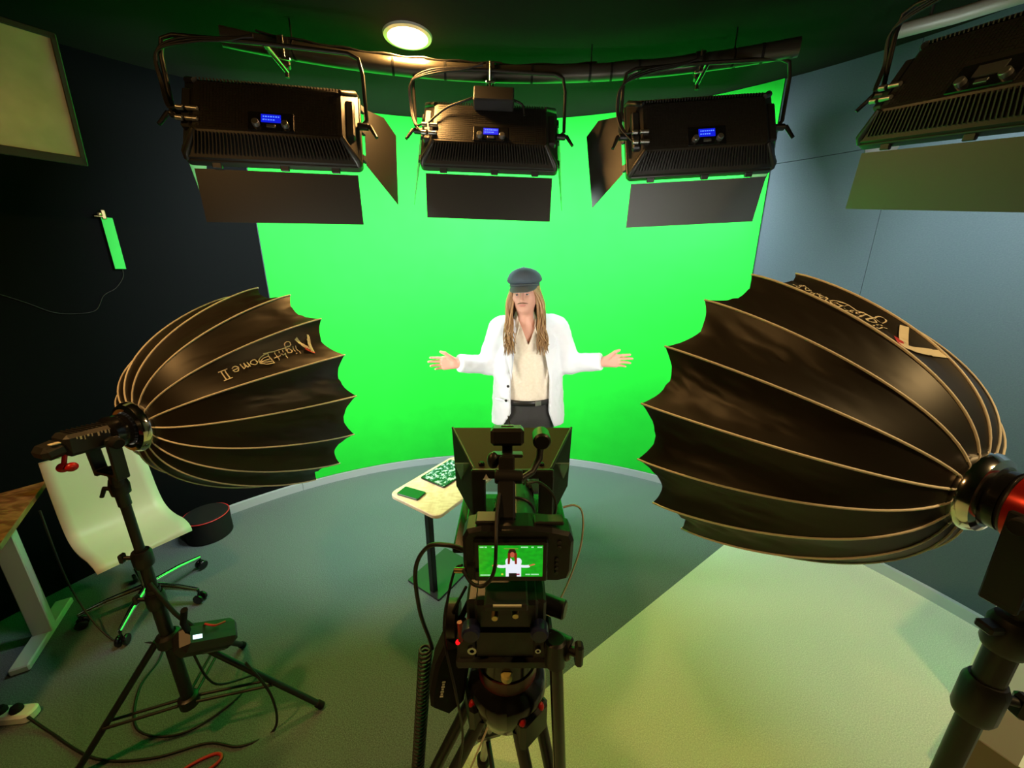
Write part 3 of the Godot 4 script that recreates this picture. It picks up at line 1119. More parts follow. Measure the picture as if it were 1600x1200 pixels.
func build_stands() -> void:
	# ---- left stand
	var x := -1.255
	var z := -1.085
	var o := thing("light_stand", "black tripod light stand carrying the left softbox", "light stand", at(x, 0, z))
	fork(o, Vector3(-0.035, 1.340, 0.01), Vector3(0.075, 1.335, 0.045), Vector3(0.012, 1.225, 0.012), 0.034)
	var st := st_new()
	rod(st, Vector3(0, 1.09, 0), Vector3(0.012, 1.235, 0.012), 0.017, 14, 0.003)
	lathe(st, at(0, 1.135, 0), [Vector2(0, 0), Vector2(0.024, 0), Vector2(0.026, 0.03), Vector2(0.02, 0.055), Vector2(0, 0.055)], 16)
	obj("swivel", st, M.black, o)
	st = st_new()
	tube(st, [Vector3(-0.02, 1.15, 0.0), Vector3(-0.045, 1.155, 0.004), Vector3(-0.06, 1.125, 0.006)], [0.008, 0.007, 0.006], 8)
	obj("swivel_lever", st, M.black, o)
	for seg in [[0.80, 1.10, 0.0135], [0.62, 0.92, 0.0165], [0.20, 0.76, 0.0200]]:
		st = st_new()
		rod(st, Vector3(0, seg[0], 0), Vector3(0, seg[1], 0), seg[2], 16)
		obj("pole_section", st, M.black, o)
	for y in [0.885, 0.71]:
		st = st_new()
		lathe(st, at(0, y - 0.03, 0), [Vector2(0, 0), Vector2(0.026, 0), Vector2(0.028, 0.01), Vector2(0.028, 0.05), Vector2(0.024, 0.06), Vector2(0, 0.06)], 18)
		rod(st, Vector3(-0.02, y, 0.0), Vector3(-0.058, y + 0.004, 0.006), 0.007, 10)
		box(st, at(-0.062, y + 0.004, 0.006), Vector3(0.014, 0.034, 0.024), 0.005)
		obj("locking_collar", st, M.black, o)
	st = st_new()
	lathe(st, at(0, 0.505, 0), [Vector2(0, 0), Vector2(0.030, 0), Vector2(0.036, 0.008), Vector2(0.036, 0.045), Vector2(0.026, 0.055), Vector2(0, 0.055)], 18)
	obj("upper_hub", st, M.black, o)
	st = st_new()
	lathe(st, at(0, 0.195, 0), [Vector2(0, 0), Vector2(0.026, 0), Vector2(0.032, 0.006), Vector2(0.032, 0.045), Vector2(0.024, 0.05), Vector2(0, 0.05)], 18)
	obj("lower_hub", st, M.black, o)
	for f in [Vector3(-0.38, 0.012, 0.12), Vector3(0.43, 0.012, -0.12), Vector3(-0.10, 0.012, -0.40)]:
		var n: Vector3 = Vector3(f.x, 0, f.z).normalized()
		var a := n * 0.036 + Vector3(0, 0.53, 0)
		st = st_new()
		rod(st, a, f, 0.0115, 12)
		var leg := obj("leg", st, M.black, o)
		st = st_new()
		rod(st, f - (f - a).normalized() * 0.03, f + (f - a).normalized() * 0.006, 0.015, 12, 0.004)
		obj("rubber_foot", st, M.rubber, leg)
		st = st_new()
		var m := a.lerp(f, 0.62)
		var w := n.cross(Vector3.UP) * 0.013
		for s in [-1.0, 1.0]:
			rod(st, n * 0.03 + Vector3(0, 0.22, 0) + w * s, m + w * s, 0.0055, 8)
		obj("brace", st, M.charcoal, o)
	# ---- right stand
	x = 0.962
	z = -0.576
	o = thing("light_stand", "heavy black light stand carrying the right softbox", "light stand", at(x, 0, z))
	fork(o, Vector3(-0.072, 1.400, 0.010), Vector3(0.070, 1.402, -0.030), Vector3(0, 1.24, 0), 0.05)
	st = st_new()
	lathe(st, at(0, 1.11, 0), [Vector2(0, 0), Vector2(0.030, 0), Vector2(0.034, 0.01), Vector2(0.034, 0.06), Vector2(0.028, 0.075), Vector2(0.018, 0.08), Vector2(0.018, 0.14), Vector2(0, 0.14)], 20)
	box(st, at(-0.045, 1.165, 0.0), Vector3(0.03, 0.018, 0.03), 0.004)
	obj("swivel", st, M.black, o)
	for seg in [[0.95, 1.12, 0.024], [0.56, 0.97, 0.0205], [0.12, 0.60, 0.026]]:
		st = st_new()
		rod(st, Vector3(0, seg[0], 0), Vector3(0, seg[1], 0), seg[2], 18)
		obj("pole_section", st, M.black, o)
	for y in [0.985, 0.63]:
		st = st_new()
		lathe(st, at(0, y - 0.055, 0), [Vector2(0, 0), Vector2(0.030, 0), Vector2(0.034, 0.012), Vector2(0.034, 0.085), Vector2(0.028, 0.10), Vector2(0, 0.10)], 20)
		rod(st, Vector3(0.02, y, 0), Vector3(0.062, y - 0.004, 0.01), 0.010, 12)
		box(st, at(0.072, y - 0.012, 0.012), Vector3(0.022, 0.055, 0.03), 0.007)
		obj("locking_collar", st, M.black, o)
	st = st_new()
	lathe(st, at(0, 0.08, 0), [Vector2(0, 0), Vector2(0.034, 0), Vector2(0.040, 0.01), Vector2(0.040, 0.05), Vector2(0.03, 0.06), Vector2(0, 0.06)], 20)
	obj("lower_hub", st, M.black, o)
	for f in [Vector3(0.36, 0.014, -0.30), Vector3(-0.40, 0.014, 0.10), Vector3(0.15, 0.014, 0.45)]:
		var n: Vector3 = Vector3(f.x, 0, f.z).normalized()
		var a := n * 0.04 + Vector3(0, 0.52, 0)
		st = st_new()
		rod(st, a, f, 0.014, 12)
		var leg := obj("leg", st, M.black, o)
		st = st_new()
		rod(st, f - (f - a).normalized() * 0.03, f + (f - a).normalized() * 0.006, 0.018, 12, 0.004)
		obj("rubber_foot", st, M.rubber, leg)
		st = st_new()
		rod(st, n * 0.035 + Vector3(0, 0.11, 0), a.lerp(f, 0.6), 0.008, 8)
		obj("brace", st, M.charcoal, o)
	st = st_new()
	lathe(st, at(0, 0.49, 0), [Vector2(0, 0), Vector2(0.036, 0), Vector2(0.044, 0.01), Vector2(0.044, 0.05), Vector2(0.03, 0.06), Vector2(0, 0.06)], 20)
	obj("upper_hub", st, M.black, o)
	# control box hung on the left stand's leg, with a small lit display
	var b := thing("ballast_box", "black lamp control box with small white display hung on the left stand", "control box", turned(Vector3(-1.135, 0.515, -1.105), 35, 30, -42))
	st = st_new()
	box(st, Transform3D(), Vector3(0.20, 0.075, 0.10), 0.022)
	obj("box_body", st, M.charcoal, b)
	st = st_new()
	box(st, at(-0.055, 0.038, 0.01), Vector3(0.030, 0.002, 0.014), 0.0)
	obj("small_display", st, M.led_white, b)
	st = st_new()
	tube(st, smooth_path([Vector3(-0.03, 0.04, -0.03), Vector3(-0.01, 0.06, -0.01), Vector3(0.03, 0.055, -0.02)]), 0.004, 6)
	obj("red_lead", st, M.cable_red, b)
	st = st_new()
	box(st, at(0.03, -0.012, 0.0505), Vector3(0.08, 0.010, 0.002), 0.0)
	obj("side_stripe", st, M.zinc, b)
	st = st_new()
	tube(st, [Vector3(-0.08, 0.03, -0.02), Vector3(-0.13, 0.09, -0.02), Vector3(-0.175, 0.17, -0.025)], 0.010, 8)
	obj("hanging_strap", st, M.black_matte, b)


# =============================================================== tripod with fluid head
func build_tripod() -> void:
	var o := thing("camera_tripod", "black video tripod with fluid head and red accents under the camera", "tripod", at(-0.01, 0, -0.60))
	var st := st_new()
	# sliding plate and carrier
	box(st, at(0.0, 1.272, 0.01), Vector3(0.075, 0.014, 0.15), 0.003)
	var plate := obj("quick_plate", st, M.charcoal, o)
	st = st_new()
	box(st, at(0.002, 1.2785, 0.0845), Vector3(0.048, 0.003, 0.003), 0.0)
	obj("pale_edge", st, M.cream, plate)
	st = st_new()
	box(st, at(0.0, 1.235, 0.0), Vector3(0.115, 0.060, 0.13), 0.006)
	box(st, at(-0.060, 1.225, 0.0), Vector3(0.022, 0.075, 0.12), 0.005)
	box(st, at(0.060, 1.225, 0.0), Vector3(0.022, 0.075, 0.12), 0.005)
	obj("plate_carrier", st, M.black, o)
	for k in [[-0.020, 1.243], [0.016, 1.248]]:
		st = st_new()
		rod(st, Vector3(k[0], k[1], 0.064), Vector3(k[0], k[1], 0.078), 0.006, 12, 0.001)
		obj("screw", st, M.brass, o)
	for k in [-0.062, 0.058]:
		st = st_new()
		rod(st, Vector3(k, 1.212, 0.06), Vector3(k, 1.212, 0.086), 0.016, 16, 0.003)
		obj("blue_knob", st, M.blue_knob, o)
	# head body
	st = st_new()
	box(st, at(0.0, 1.150, 0.0), Vector3(0.135, 0.09, 0.105), 0.012)
	box(st, at(-0.075, 1.145, 0.03), Vector3(0.036, 0.055, 0.05), 0.006)
	box(st, at(0.066, 1.148, 0.03), Vector3(0.040, 0.060, 0.05), 0.006)
	box(st, at(0.0, 1.113, 0.045), Vector3(0.19, 0.022, 0.03), 0.004)
	obj("head_body", st, M.charcoal, o)
	for k in [[-0.064, 0.0085], [0.058, 0.0055]]:
		st = st_new()
		lathe(st, Transform3D(Basis(Vector3.RIGHT, Vector3(0, 0, 1), Vector3(0, -1, 0)), Vector3(k[0], 1.146, 0.056)), [Vector2(k[1] * 0.5, 0), Vector2(k[1], 0), Vector2(k[1], 0.003), Vector2(k[1] * 0.5, 0.003)], 16)
		obj("bolt_ring", st, M.steel, o)
	st = st_new()
	rod(st, Vector3(-0.094, 1.16, 0.0), Vector3(-0.122, 1.16, 0.0), 0.036, 20, 0.005)
	obj("drag_dial", st, M.black, o)
	st = st_new()
	ball(st, at(-0.090, 1.162, 0.054), Vector3(0.0045, 0.0045, 0.0045), 10)
	obj("red_indicator_light", st, M.led_red, o)
	st = st_new()
	rod(st, Vector3(-0.086, 1.205, 0.05), Vector3(-0.084, 1.168, 0.055), 0.005, 8)
	obj("red_lever", st, M.red, o)
	st = st_new()
	rod(st, Vector3(0.068, 1.20, 0.0), Vector3(0.112, 1.20, 0.02), 0.018, 14, 0.003)
	obj("clamp_knob", st, M.black, o)
	# bowl, level and turning base
	st = st_new()
	lathe(st, at(0, 0.90, 0), [Vector2(0, 0), Vector2(0.040, 0.004), Vector2(0.066, 0.035), Vector2(0.079, 0.075), Vector2(0.082, 0.105), Vector2(0.076, 0.122), Vector2(0.060, 0.135), Vector2(0.056, 0.21), Vector2(0, 0.21)], 32)
	var bowl := obj("bowl", st, M.black_gloss, o)
	st = st_new()
	lathe(st, at(0, 1.030, 0), [Vector2(0.055, 0.0), Vector2(0.0612, 0.002), Vector2(0.0612, 0.034), Vector2(0.055, 0.036)], 32)
	obj("red_band", st, mat(lin(0.09, 0.004, 0.006), 0.35), bowl)
	st = st_new()
	lathe(st, at(0.0, 1.078, 0.058), [Vector2(0, 0), Vector2(0.011, 0.0), Vector2(0.011, 0.010), Vector2(0.008, 0.014), Vector2(0, 0.015)], 18)
	obj("bubble_level", st, mat(lin(0.62, 0.55, 0.18), 0.15), bowl)
	for an in [-58.0, 22.0, 55.0]:
		var a := deg_to_rad(an)
		st = st_new()
		ball(st, Transform3D(Basis(), Vector3(sin(a) * 0.081, 0.985, cos(a) * 0.081)), Vector3(0.008, 0.012, 0.008), 12)
		obj("red_stud", st, M.red, bowl)
	# twin-tube legs
	var feet := [Vector3(-0.49, 0.0, 0.15), Vector3(0.23, 0.0, 0.25), Vector3(-0.10, 0.0, -0.405)]
	for f in feet:
		var n := Vector3(f.x, 0, f.z).normalized()
		var w := n.cross(Vector3.UP)
		var top := n * 0.062 + Vector3(0, 0.955, 0)
		var lowp: Vector3 = f + Vector3(0, 0.03, 0)
		st = st_new()
		box(st, Transform3D(Basis(w, Vector3.UP, w.cross(Vector3.UP)), n * 0.07 + Vector3(0, 0.955, 0)), Vector3(0.075, 0.075, 0.034), 0.008)
		obj("leg_joint", st, M.black, o)
		st = st_new()
		for s in [-1.0, 1.0]:
			rod(st, top + w * s * 0.028, top.lerp(lowp, 0.60) + w * s * 0.028, 0.0125, 14)
		var leg := obj("leg", st, M.black, o)
		st = st_new()
		var c := top.lerp(lowp, 0.58)
		box(st, Transform3D(Basis(w, (lowp - top).normalized(), w.cross((lowp - top).normalized())), c), Vector3(0.088, 0.05, 0.036), 0.008)
		obj("leg_clamp", st, M.charcoal, leg)
		st = st_new()
		rod(st, top.lerp(lowp, 0.5), top.lerp(lowp, 0.97), 0.014, 14)
		obj("lower_tube", st, M.zinc, leg)
		st = st_new()
		rod(st, f + Vector3(0, 0.045, 0), f + Vector3(0, 0.002, 0), 0.024, 16, 0.008)
		obj("rubber_foot", st, M.rubber, leg)
		st = st_new()
		rod(st, Vector3(0, 0.33, 0), top.lerp(lowp, 0.66), 0.008, 10)
		obj("spreader_arm", st, M.black, o)
	st = st_new()
	lathe(st, at(0, 0.31, 0), [Vector2(0, 0), Vector2(0.03, 0), Vector2(0.034, 0.008), Vector2(0.034, 0.032), Vector2(0, 0.04)], 20)
	obj("spreader_hub", st, M.black, o)
	# pan handle on the right
	st = st_new()
	rod(st, Vector3(0.075, 1.165, 0.05), Vector3(0.118, 1.165, 0.072), 0.020, 16, 0.004)
	rod(st, Vector3(0.088, 1.19, 0.07), Vector3(0.088, 1.135, 0.075), 0.019, 16, 0.004)
	var ph := obj("pan_handle_clamp", st, M.black, o)
	st = st_new()
	rod(st, Vector3(0.105, 1.172, 0.075), Vector3(0.124, 1.172, 0.082), 0.008, 10)
	box(st, at(0.128, 1.172, 0.084), Vector3(0.014, 0.046, 0.02), 0.004)
	obj("wing_knob", st, M.black, ph)
	st = st_new()
	rod(st, Vector3(0.088, 1.175, 0.073), Vector3(0.108, 0.78, 0.105), 0.0125, 16)
	rod(st, Vector3(0.104, 0.86, 0.098), Vector3(0.110, 0.74, 0.108), 0.0165, 16, 0.004)
	obj("pan_handle", st, M.black_gloss, o)


# =============================================================== video camera
func screen_picture() -> ImageTexture:
	# what the camera's screen shows: the presenter in white against green, with small read-outs
	var im := Image.create(320, 180, false, Image.FORMAT_RGB8)
	for y in 180:
		for x in 320:
			var g := 0.62 + 0.10 * noise.get_noise_2d(x * 0.02, y * 0.03)
			im.set_pixel(x, y, Color(0.05 + 0.12 * maxf(0.0, 1.0 - x / 110.0), g, 0.10))
	var blob := func(cx: float, cy: float, rx: float, ry: float, c: Color) -> void:
		for y in range(maxi(0, int(cy - ry)), mini(180, int(cy + ry) + 1)):
			for x in range(maxi(0, int(cx - rx)), mini(320, int(cx + rx) + 1)):
				if pow((x - cx) / rx, 2) + pow((y - cy) / ry, 2) <= 1.0:
					im.set_pixel(x, y, c)
	var white := Color(0.88, 0.90, 0.94)
	im.fill_rect(Rect2i(134, 88, 78, 92), white)
	blob.call(150.0, 92.0, 18.0, 22.0, white)
	blob.call(196.0, 92.0, 18.0, 22.0, white)
	for i in 30:
		blob.call(136.0 - i * 1.3, 118.0 + 3.0 * sin(i * 0.1), 8.0, 9.0, white)
		blob.call(210.0 + i * 1.3, 118.0 + 2.0 * sin(i * 0.1), 8.0, 8.0, white)
	for k in 5:
		blob.call(88.0 - k * 4.0, 112.0 - 3.0 * k + k * k, 8.0, 4.0, Color(0.72, 0.45, 0.25))
		blob.call(258.0 + k * 4.0, 114.0 - 1.5 * k, 8.0, 4.0, Color(0.72, 0.45, 0.25))
	blob.call(166.0, 40.0, 20.0, 24.0, Color(0.16, 0.05, 0.04))
	for i in 62:
		var y := 44.0 + i
		blob.call(152.0 - i * 0.05, y, 8.0 - i * 0.05, 2.0, Color(0.45, 0.09, 0.05))
		blob.call(182.0 + i * 0.05, y, 8.0 - i * 0.05, 2.0, Color(0.50, 0.11, 0.05))
	blob.call(167.0, 52.0, 11.0, 16.0, Color(0.72, 0.33, 0.24))
	im.fill_rect(Rect2i(150, 160, 40, 20), Color(0.06, 0.04, 0.06))
	im.fill_rect(Rect2i(188, 163, 16, 8), Color(0.55, 0.10, 0.22))
	im.fill_rect(Rect2i(126, 16, 70, 4), Color(0.55, 0.55, 0.20))
	for r in [[6, 6, 18], [30, 6, 10], [66, 6, 26], [210, 6, 34], [262, 6, 10], [292, 6, 22], [6, 168, 70], [234, 164, 22], [262, 164, 40]]:
		for i in range(0, r[2], 4):
			im.fill_rect(Rect2i(r[0] + i, r[1], 3, 7), Color(0.75, 0.95, 0.80))
	blob.call(116.0, 166.0, 6.0, 6.0, Color(0.75, 0.80, 0.25))
	return ImageTexture.create_from_image(im)


func build_camera() -> void:
	var o := thing("video_camera", "black video camera with lit rear screen showing the presenter", "camera", at(0.008, 1.352, -0.545))
	var st := st_new()
	var body := PackedVector2Array([Vector2(-0.088, -0.052), Vector2(0.072, -0.054), Vector2(0.090, -0.048), Vector2(0.096, -0.030), Vector2(0.097, 0.030), Vector2(0.090, 0.046), Vector2(0.060, 0.054), Vector2(0.02, 0.058), Vector2(-0.06, 0.058), Vector2(-0.084, 0.052), Vector2(-0.092, 0.036), Vector2(-0.092, -0.040)])
	prism(st, at(0, 0, -0.024), body, 0.048, 0.006)
	obj("camera_body", st, M.black, o)
	st = st_new()
	tube(st, [Vector3(0.072, -0.040, -0.052), Vector3(0.074, 0.0, -0.060), Vector3(0.070, 0.030, -0.052)], [0.020, 0.022, 0.018], 14)
	obj("hand_grip", st, M.rubber, o)
	st = st_new()
	box(st, at(-0.010, -0.004, 0.003), Vector3(0.126, 0.084, 0.008), 0.003)
	var bez := obj("screen_bezel", st, M.black_gloss, o)
	st = st_new()
	st.set_smooth_group(-1)
	var w := 0.054
	var h := 0.0315
	var q := [Vector3(-w, -h, 0), Vector3(w, -h, 0), Vector3(w, h, 0), Vector3(-w, h, 0)]
	var uv := [Vector2(0, 1), Vector2(1, 1), Vector2(1, 0), Vector2(0, 0)]
	for i in [0, 2, 1, 0, 3, 2]:
		st.set_uv(uv[i])
		st.add_vertex(q[i])
	var sm := mat(Color.BLACK, 0.15)
	sm.emission_enabled = true
	sm.emission = Color.BLACK
	sm.emission_texture = screen_picture()
	sm.emission_energy_multiplier = 0.85
	obj("camera_screen", st, sm, bez, at(-0.010, -0.002, 0.0075))
	for k in [[0.064, 0.030], [0.064, 0.020], [0.060, -0.004], [0.060, -0.013], [0.060, -0.022], [0.060, -0.031]]:
		st = st_new()
		rod(st, Vector3(k[0] + 0.008, k[1], 0.0), Vector3(k[0] + 0.008, k[1], 0.003), 0.0034, 10, 0.0008)
		obj("button", st, M.charcoal, o)
	st = st_new()
	box(st, at(-0.01, 0.053, 0.001), Vector3(0.03, 0.004, 0.002), 0.0)
	obj("name_plate", st, M.charcoal, o)
	st = st_new()
	rod(st, Vector3(0.0, 0.0, -0.045), Vector3(0.0, 0.0, -0.215), 0.036, 28, 0.004)
	rod(st, Vector3(0.0, 0.0, -0.12), Vector3(0.0, 0.0, -0.155), 0.0395, 28, 0.002)
	var lens := obj("lens_barrel", st, M.black, o)
	st = st_new()
	rod(st, Vector3(0.0, 0.0, -0.2155), Vector3(0.0, 0.0, -0.217), 0.030, 28)
	obj("front_glass", st, M.lens, lens)
	st = st_new()
	for i in 26:
		var a := TAU * i / 26.0
		box(st, Transform3D(Basis(Vector3(0, 0, 1), a), Vector3(-sin(a), cos(a), 0) * 0.037 + Vector3(0, 0, -0.19)), Vector3(0.004, 0.004, 0.022), 0.001)
	obj("focus_ring", st, M.rubber, lens)
	# cage rail and bracket on top
	st = st_new()
	box(st, at(-0.050, 0.060, -0.024), Vector3(0.04, 0.008, 0.030), 0.002)
	obj("top_rail", st, M.charcoal, o)
	st = st_new()
	box(st, at(0.055, 0.058, -0.022), Vector3(0.05, 0.008, 0.024), 0.002)
	obj("top_rail", st, M.charcoal, o)
	# tall articulated arm that carries the wireless box
	st = st_new()
	var ab := Vector3(-0.018, 0.054, -0.030)
	var am := Vector3(-0.018, 0.098, -0.088)
	var d := (am - ab).normalized()
	box(st, Transform3D(Basis(Vector3.RIGHT, d, Vector3.RIGHT.cross(d)), ab.lerp(am, 0.42)), Vector3(0.032, 0.072, 0.026), 0.004)
	obj("arm_lower", st, M.black, o)
	st = st_new()
	rod(st, Vector3(-0.040, 0.102, -0.090), Vector3(0.012, 0.102, -0.090), 0.013, 16, 0.002)
	obj("arm_hinge", st, M.charcoal, o)
	st = st_new()
	box(st, turned(Vector3(-0.018, 0.112, -0.108), 0, -20), Vector3(0.030, 0.042, 0.022), 0.003)
	obj("arm_upper", st, M.housing, o)
	st = st_new()
	ball(st, at(-0.044, 0.120, -0.120), Vector3(0.012, 0.017, 0.012), 12)
	obj("arm_knob", st, M.housing, o)
	# wireless box on the arm
	var b := thing("wireless_box", "small olive black wireless box with green sheen on the camera arm", "transmitter", turned(Vector3(-0.009, 1.513, -0.690), 0, -12))
	st = st_new()
	box(st, Transform3D(), Vector3(0.064, 0.034, 0.046), 0.006)
	box(st, at(0, -0.026, 0.0), Vector3(0.020, 0.022, 0.020), 0.002)
	box(st, at(0, -0.036, 0.008), Vector3(0.060, 0.006, 0.030), 0.002)
	obj("box_body", st, M.housing, b)
	st = st_new()
	box(st, at(0.0, 0.018, -0.005), Vector3(0.024, 0.002, 0.008), 0.0)
	obj("top_label", st, M.zinc, b)
	st = st_new()
	tube(st, [Vector3(0.006, 0.012, -0.02), Vector3(0.001, 0.034, -0.026)], 0.0011, 6)
	obj("aerial", st, M.charcoal, b)
	# shotgun microphone seen from behind
	var mic := thing("microphone", "small round ended microphone beside the wireless box", "microphone", at(0.058, 1.503, -0.69))
	st = st_new()
	rod(st, Vector3(0, 0, 0.012), Vector3(0, 0.000, -0.030), 0.0175, 22, 0.004)
	obj("capsule_body", st, M.housing, mic)
	st = st_new()
	rod(st, Vector3(0, 0, 0.0125), Vector3(0, 0, 0.0135), 0.014, 20)
	obj("end_cap", st, M.black_matte, mic)
	st = st_new()
	tube(st, [Vector3(0, -0.016, -0.02), Vector3(-0.003, -0.045, -0.01), Vector3(-0.018, -0.064, 0.01), Vector3(-0.045, -0.072, 0.03)], 0.007, 8)
	obj("shock_mount", st, M.charcoal, mic)
	# hanging battery pouch
	var p := thing("battery_pouch", "black padded battery pouch with small white lettering hanging from the tripod head", "pouch", turned(Vector3(-0.128, 1.035, -0.585), 12, 0, -10))
	st = st_new()
	var poly := PackedVector2Array([Vector2(-0.022, 0.095), Vector2(0.016, 0.100), Vector2(0.034, 0.05), Vector2(0.036, -0.055), Vector2(0.010, -0.085), Vector2(-0.030, -0.062), Vector2(-0.036, -0.03), Vector2(-0.034, 0.045)])
	prism(st, Transform3D(), poly, 0.05, 0.008)
	obj("pouch_body", st, M.black_matte, p)
	st = st_new()
	for i in 7:
		box(st, at(-0.013, -0.028 + i * 0.0062, 0.0258), Vector3(0.0065 - 0.002 * (i % 2), 0.0038, 0.0006), 0.0)
	obj("white_lettering", st, M.print, p)
	st = st_new()
	tube(st, [Vector3(0.0, 0.095, 0), Vector3(0.004, 0.13, 0.0), Vector3(0.016, 0.19, 0.004)], [0.009, 0.006, 0.005], 8)
	tube(st, [Vector3(0.004, 0.12, 0), Vector3(-0.014, 0.16, 0.006), Vector3(0.004, 0.215, 0.004)], 0.0028, 8)
	obj("pouch_strap", st, M.black_matte, p)


# =============================================================== teleprompter
func build_prompter() -> void:
	var o := thing("teleprompter", "black folding teleprompter hood mounted in front of the camera lens", "teleprompter", at(0, 0, 0))
	var near := [Vector3(-0.086, 1.258, -0.78), Vector3(0.088, 1.258, -0.78), Vector3(0.088, 1.388, -0.78), Vector3(-0.086, 1.388, -0.78)]
	var far := [Vector3(-0.158, 1.196, -0.98), Vector3(0.158, 1.196, -0.98), Vector3(0.163, 1.404, -0.98), Vector3(-0.163, 1.404, -0.98)]
	var names := {2: "hood_top", 1: "hood_side", 3: "hood_side"}
	for k in [1, 2, 3]:
		var l: int = (k + 1) % 4
		var a: Vector3 = near[k]
		var b: Vector3 = near[l]
		var c: Vector3 = far[l]
		var d: Vector3 = far[k]
		if k == 1:
			d += Vector3(0, 0.03, 0)
		if k == 3:
			c += Vector3(0, 0.03, 0)
		var n := (b - a).cross(d - a).normalized() * 0.0025
		var mid := (a + b + c + d) / 4.0
		var st := st_new()
		st.set_smooth_group(-1)
		quad_out(st, a + n, b + n, c + n, d + n, mid)
		quad_out(st, a - n, b - n, c - n, d - n, mid)
		for e in [[a, b], [b, c], [c, d], [d, a]]:
			quad_out(st, e[0] + n, e[1] + n, e[1] - n, e[0] - n, mid)
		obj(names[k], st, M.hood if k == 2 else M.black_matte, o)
	for s in [-1.0, 1.0]:                                  # piping along the two upper edges
		var st := st_new()
		var a: Vector3 = near[2] if s > 0 else near[3]
		var b: Vector3 = far[2] if s > 0 else far[3]
		tube(st, [a + Vector3(0, 0.002, 0), b + Vector3(0, 0.002, 0)], 0.0035, 8)
		obj("hood_edge", st, M.charcoal, o)
	# rear frame with the lens opening
	var st := st_new()
	box(st, at(0.001, 1.381, -0.775), Vector3(0.186, 0.022, 0.012), 0.003)
	box(st, at(-0.076, 1.316, -0.775), Vector3(0.032, 0.12, 0.012), 0.003)
	box(st, at(0.078, 1.316, -0.775), Vector3(0.034, 0.12, 0.012), 0.003)
	box(st, at(0.001, 1.248, -0.775), Vector3(0.186, 0.024, 0.012), 0.003)
	obj("rear_frame", st, M.black, o)
	st = st_new()
	var z := -0.768
	st.set_smooth_group(-1)
	for e in [[Vector3(-0.064, 1.372, z), Vector3(-0.052, 1.372, z), Vector3(-0.058, 1.384, z)]]:
		tri(st, e[0], e[1], e[2])
		box(st, at(-0.058, 1.3705, z), Vector3(0.014, 0.0016, 0.001), 0.0)
	obj("white_triangle_mark", st, M.white, o)
	st = st_new()
	rod(st, Vector3(-0.070, 1.389, -0.795), Vector3(-0.070, 1.400, -0.795), 0.007, 14, 0.002)
	obj("hood_stud", st, M.black_gloss, o)
	st = st_new()
	rod(st, Vector3(0.068, 1.389, -0.795), Vector3(0.068, 1.398, -0.795), 0.006, 14, 0.002)
	obj("hood_stud", st, M.black_gloss, o)
	# slanted glass and the tray with the tablet below it
	st = st_new()
	box(st, turned(Vector3(0, 1.295, -0.90), 0, 44), Vector3(0.27, 0.26, 0.003), 0.0)
	obj("beam_splitter_glass", st, M.glass, o)
	st = st_new()
	box(st, at(0, 1.178, -0.885), Vector3(0.285, 0.014, 0.24), 0.004)
	obj("tray", st, M.black_gloss, o)
	st = st_new()
	box(st, at(0, 1.1885, -0.885), Vector3(0.24, 0.007, 0.17), 0.003)
	obj("tablet", st, M.black_gloss, o)
	st = st_new()
	box(st, at(-0.122, 1.187, -0.768), Vector3(0.040, 0.003, 0.006), 0.001)
	obj("pale_catch", st, M.zinc, o)
	for s in [-1.0, 1.0]:
		st = st_new()
		rod(st, Vector3(s * 0.035, 1.24, -0.58), Vector3(s * 0.035, 1.24, -0.90), 0.0075, 12)
		obj("support_rod", st, M.charcoal, o)
		st = st_new()
		box(st, at(s * 0.035, 1.213, -0.86), Vector3(0.024, 0.06, 0.03), 0.003)
		obj("rod_bracket", st, M.black, o)
	st = st_new()
	tube(st, smooth_path([Vector3(0.03, 1.40, -0.70), Vector3(0.055, 1.395, -0.715), Vector3(0.085, 1.36, -0.735), Vector3(0.098, 1.32, -0.745), Vector3(0.095, 1.28, -0.75)]), 0.003, 8)
	obj("lead", st, M.cable, o)


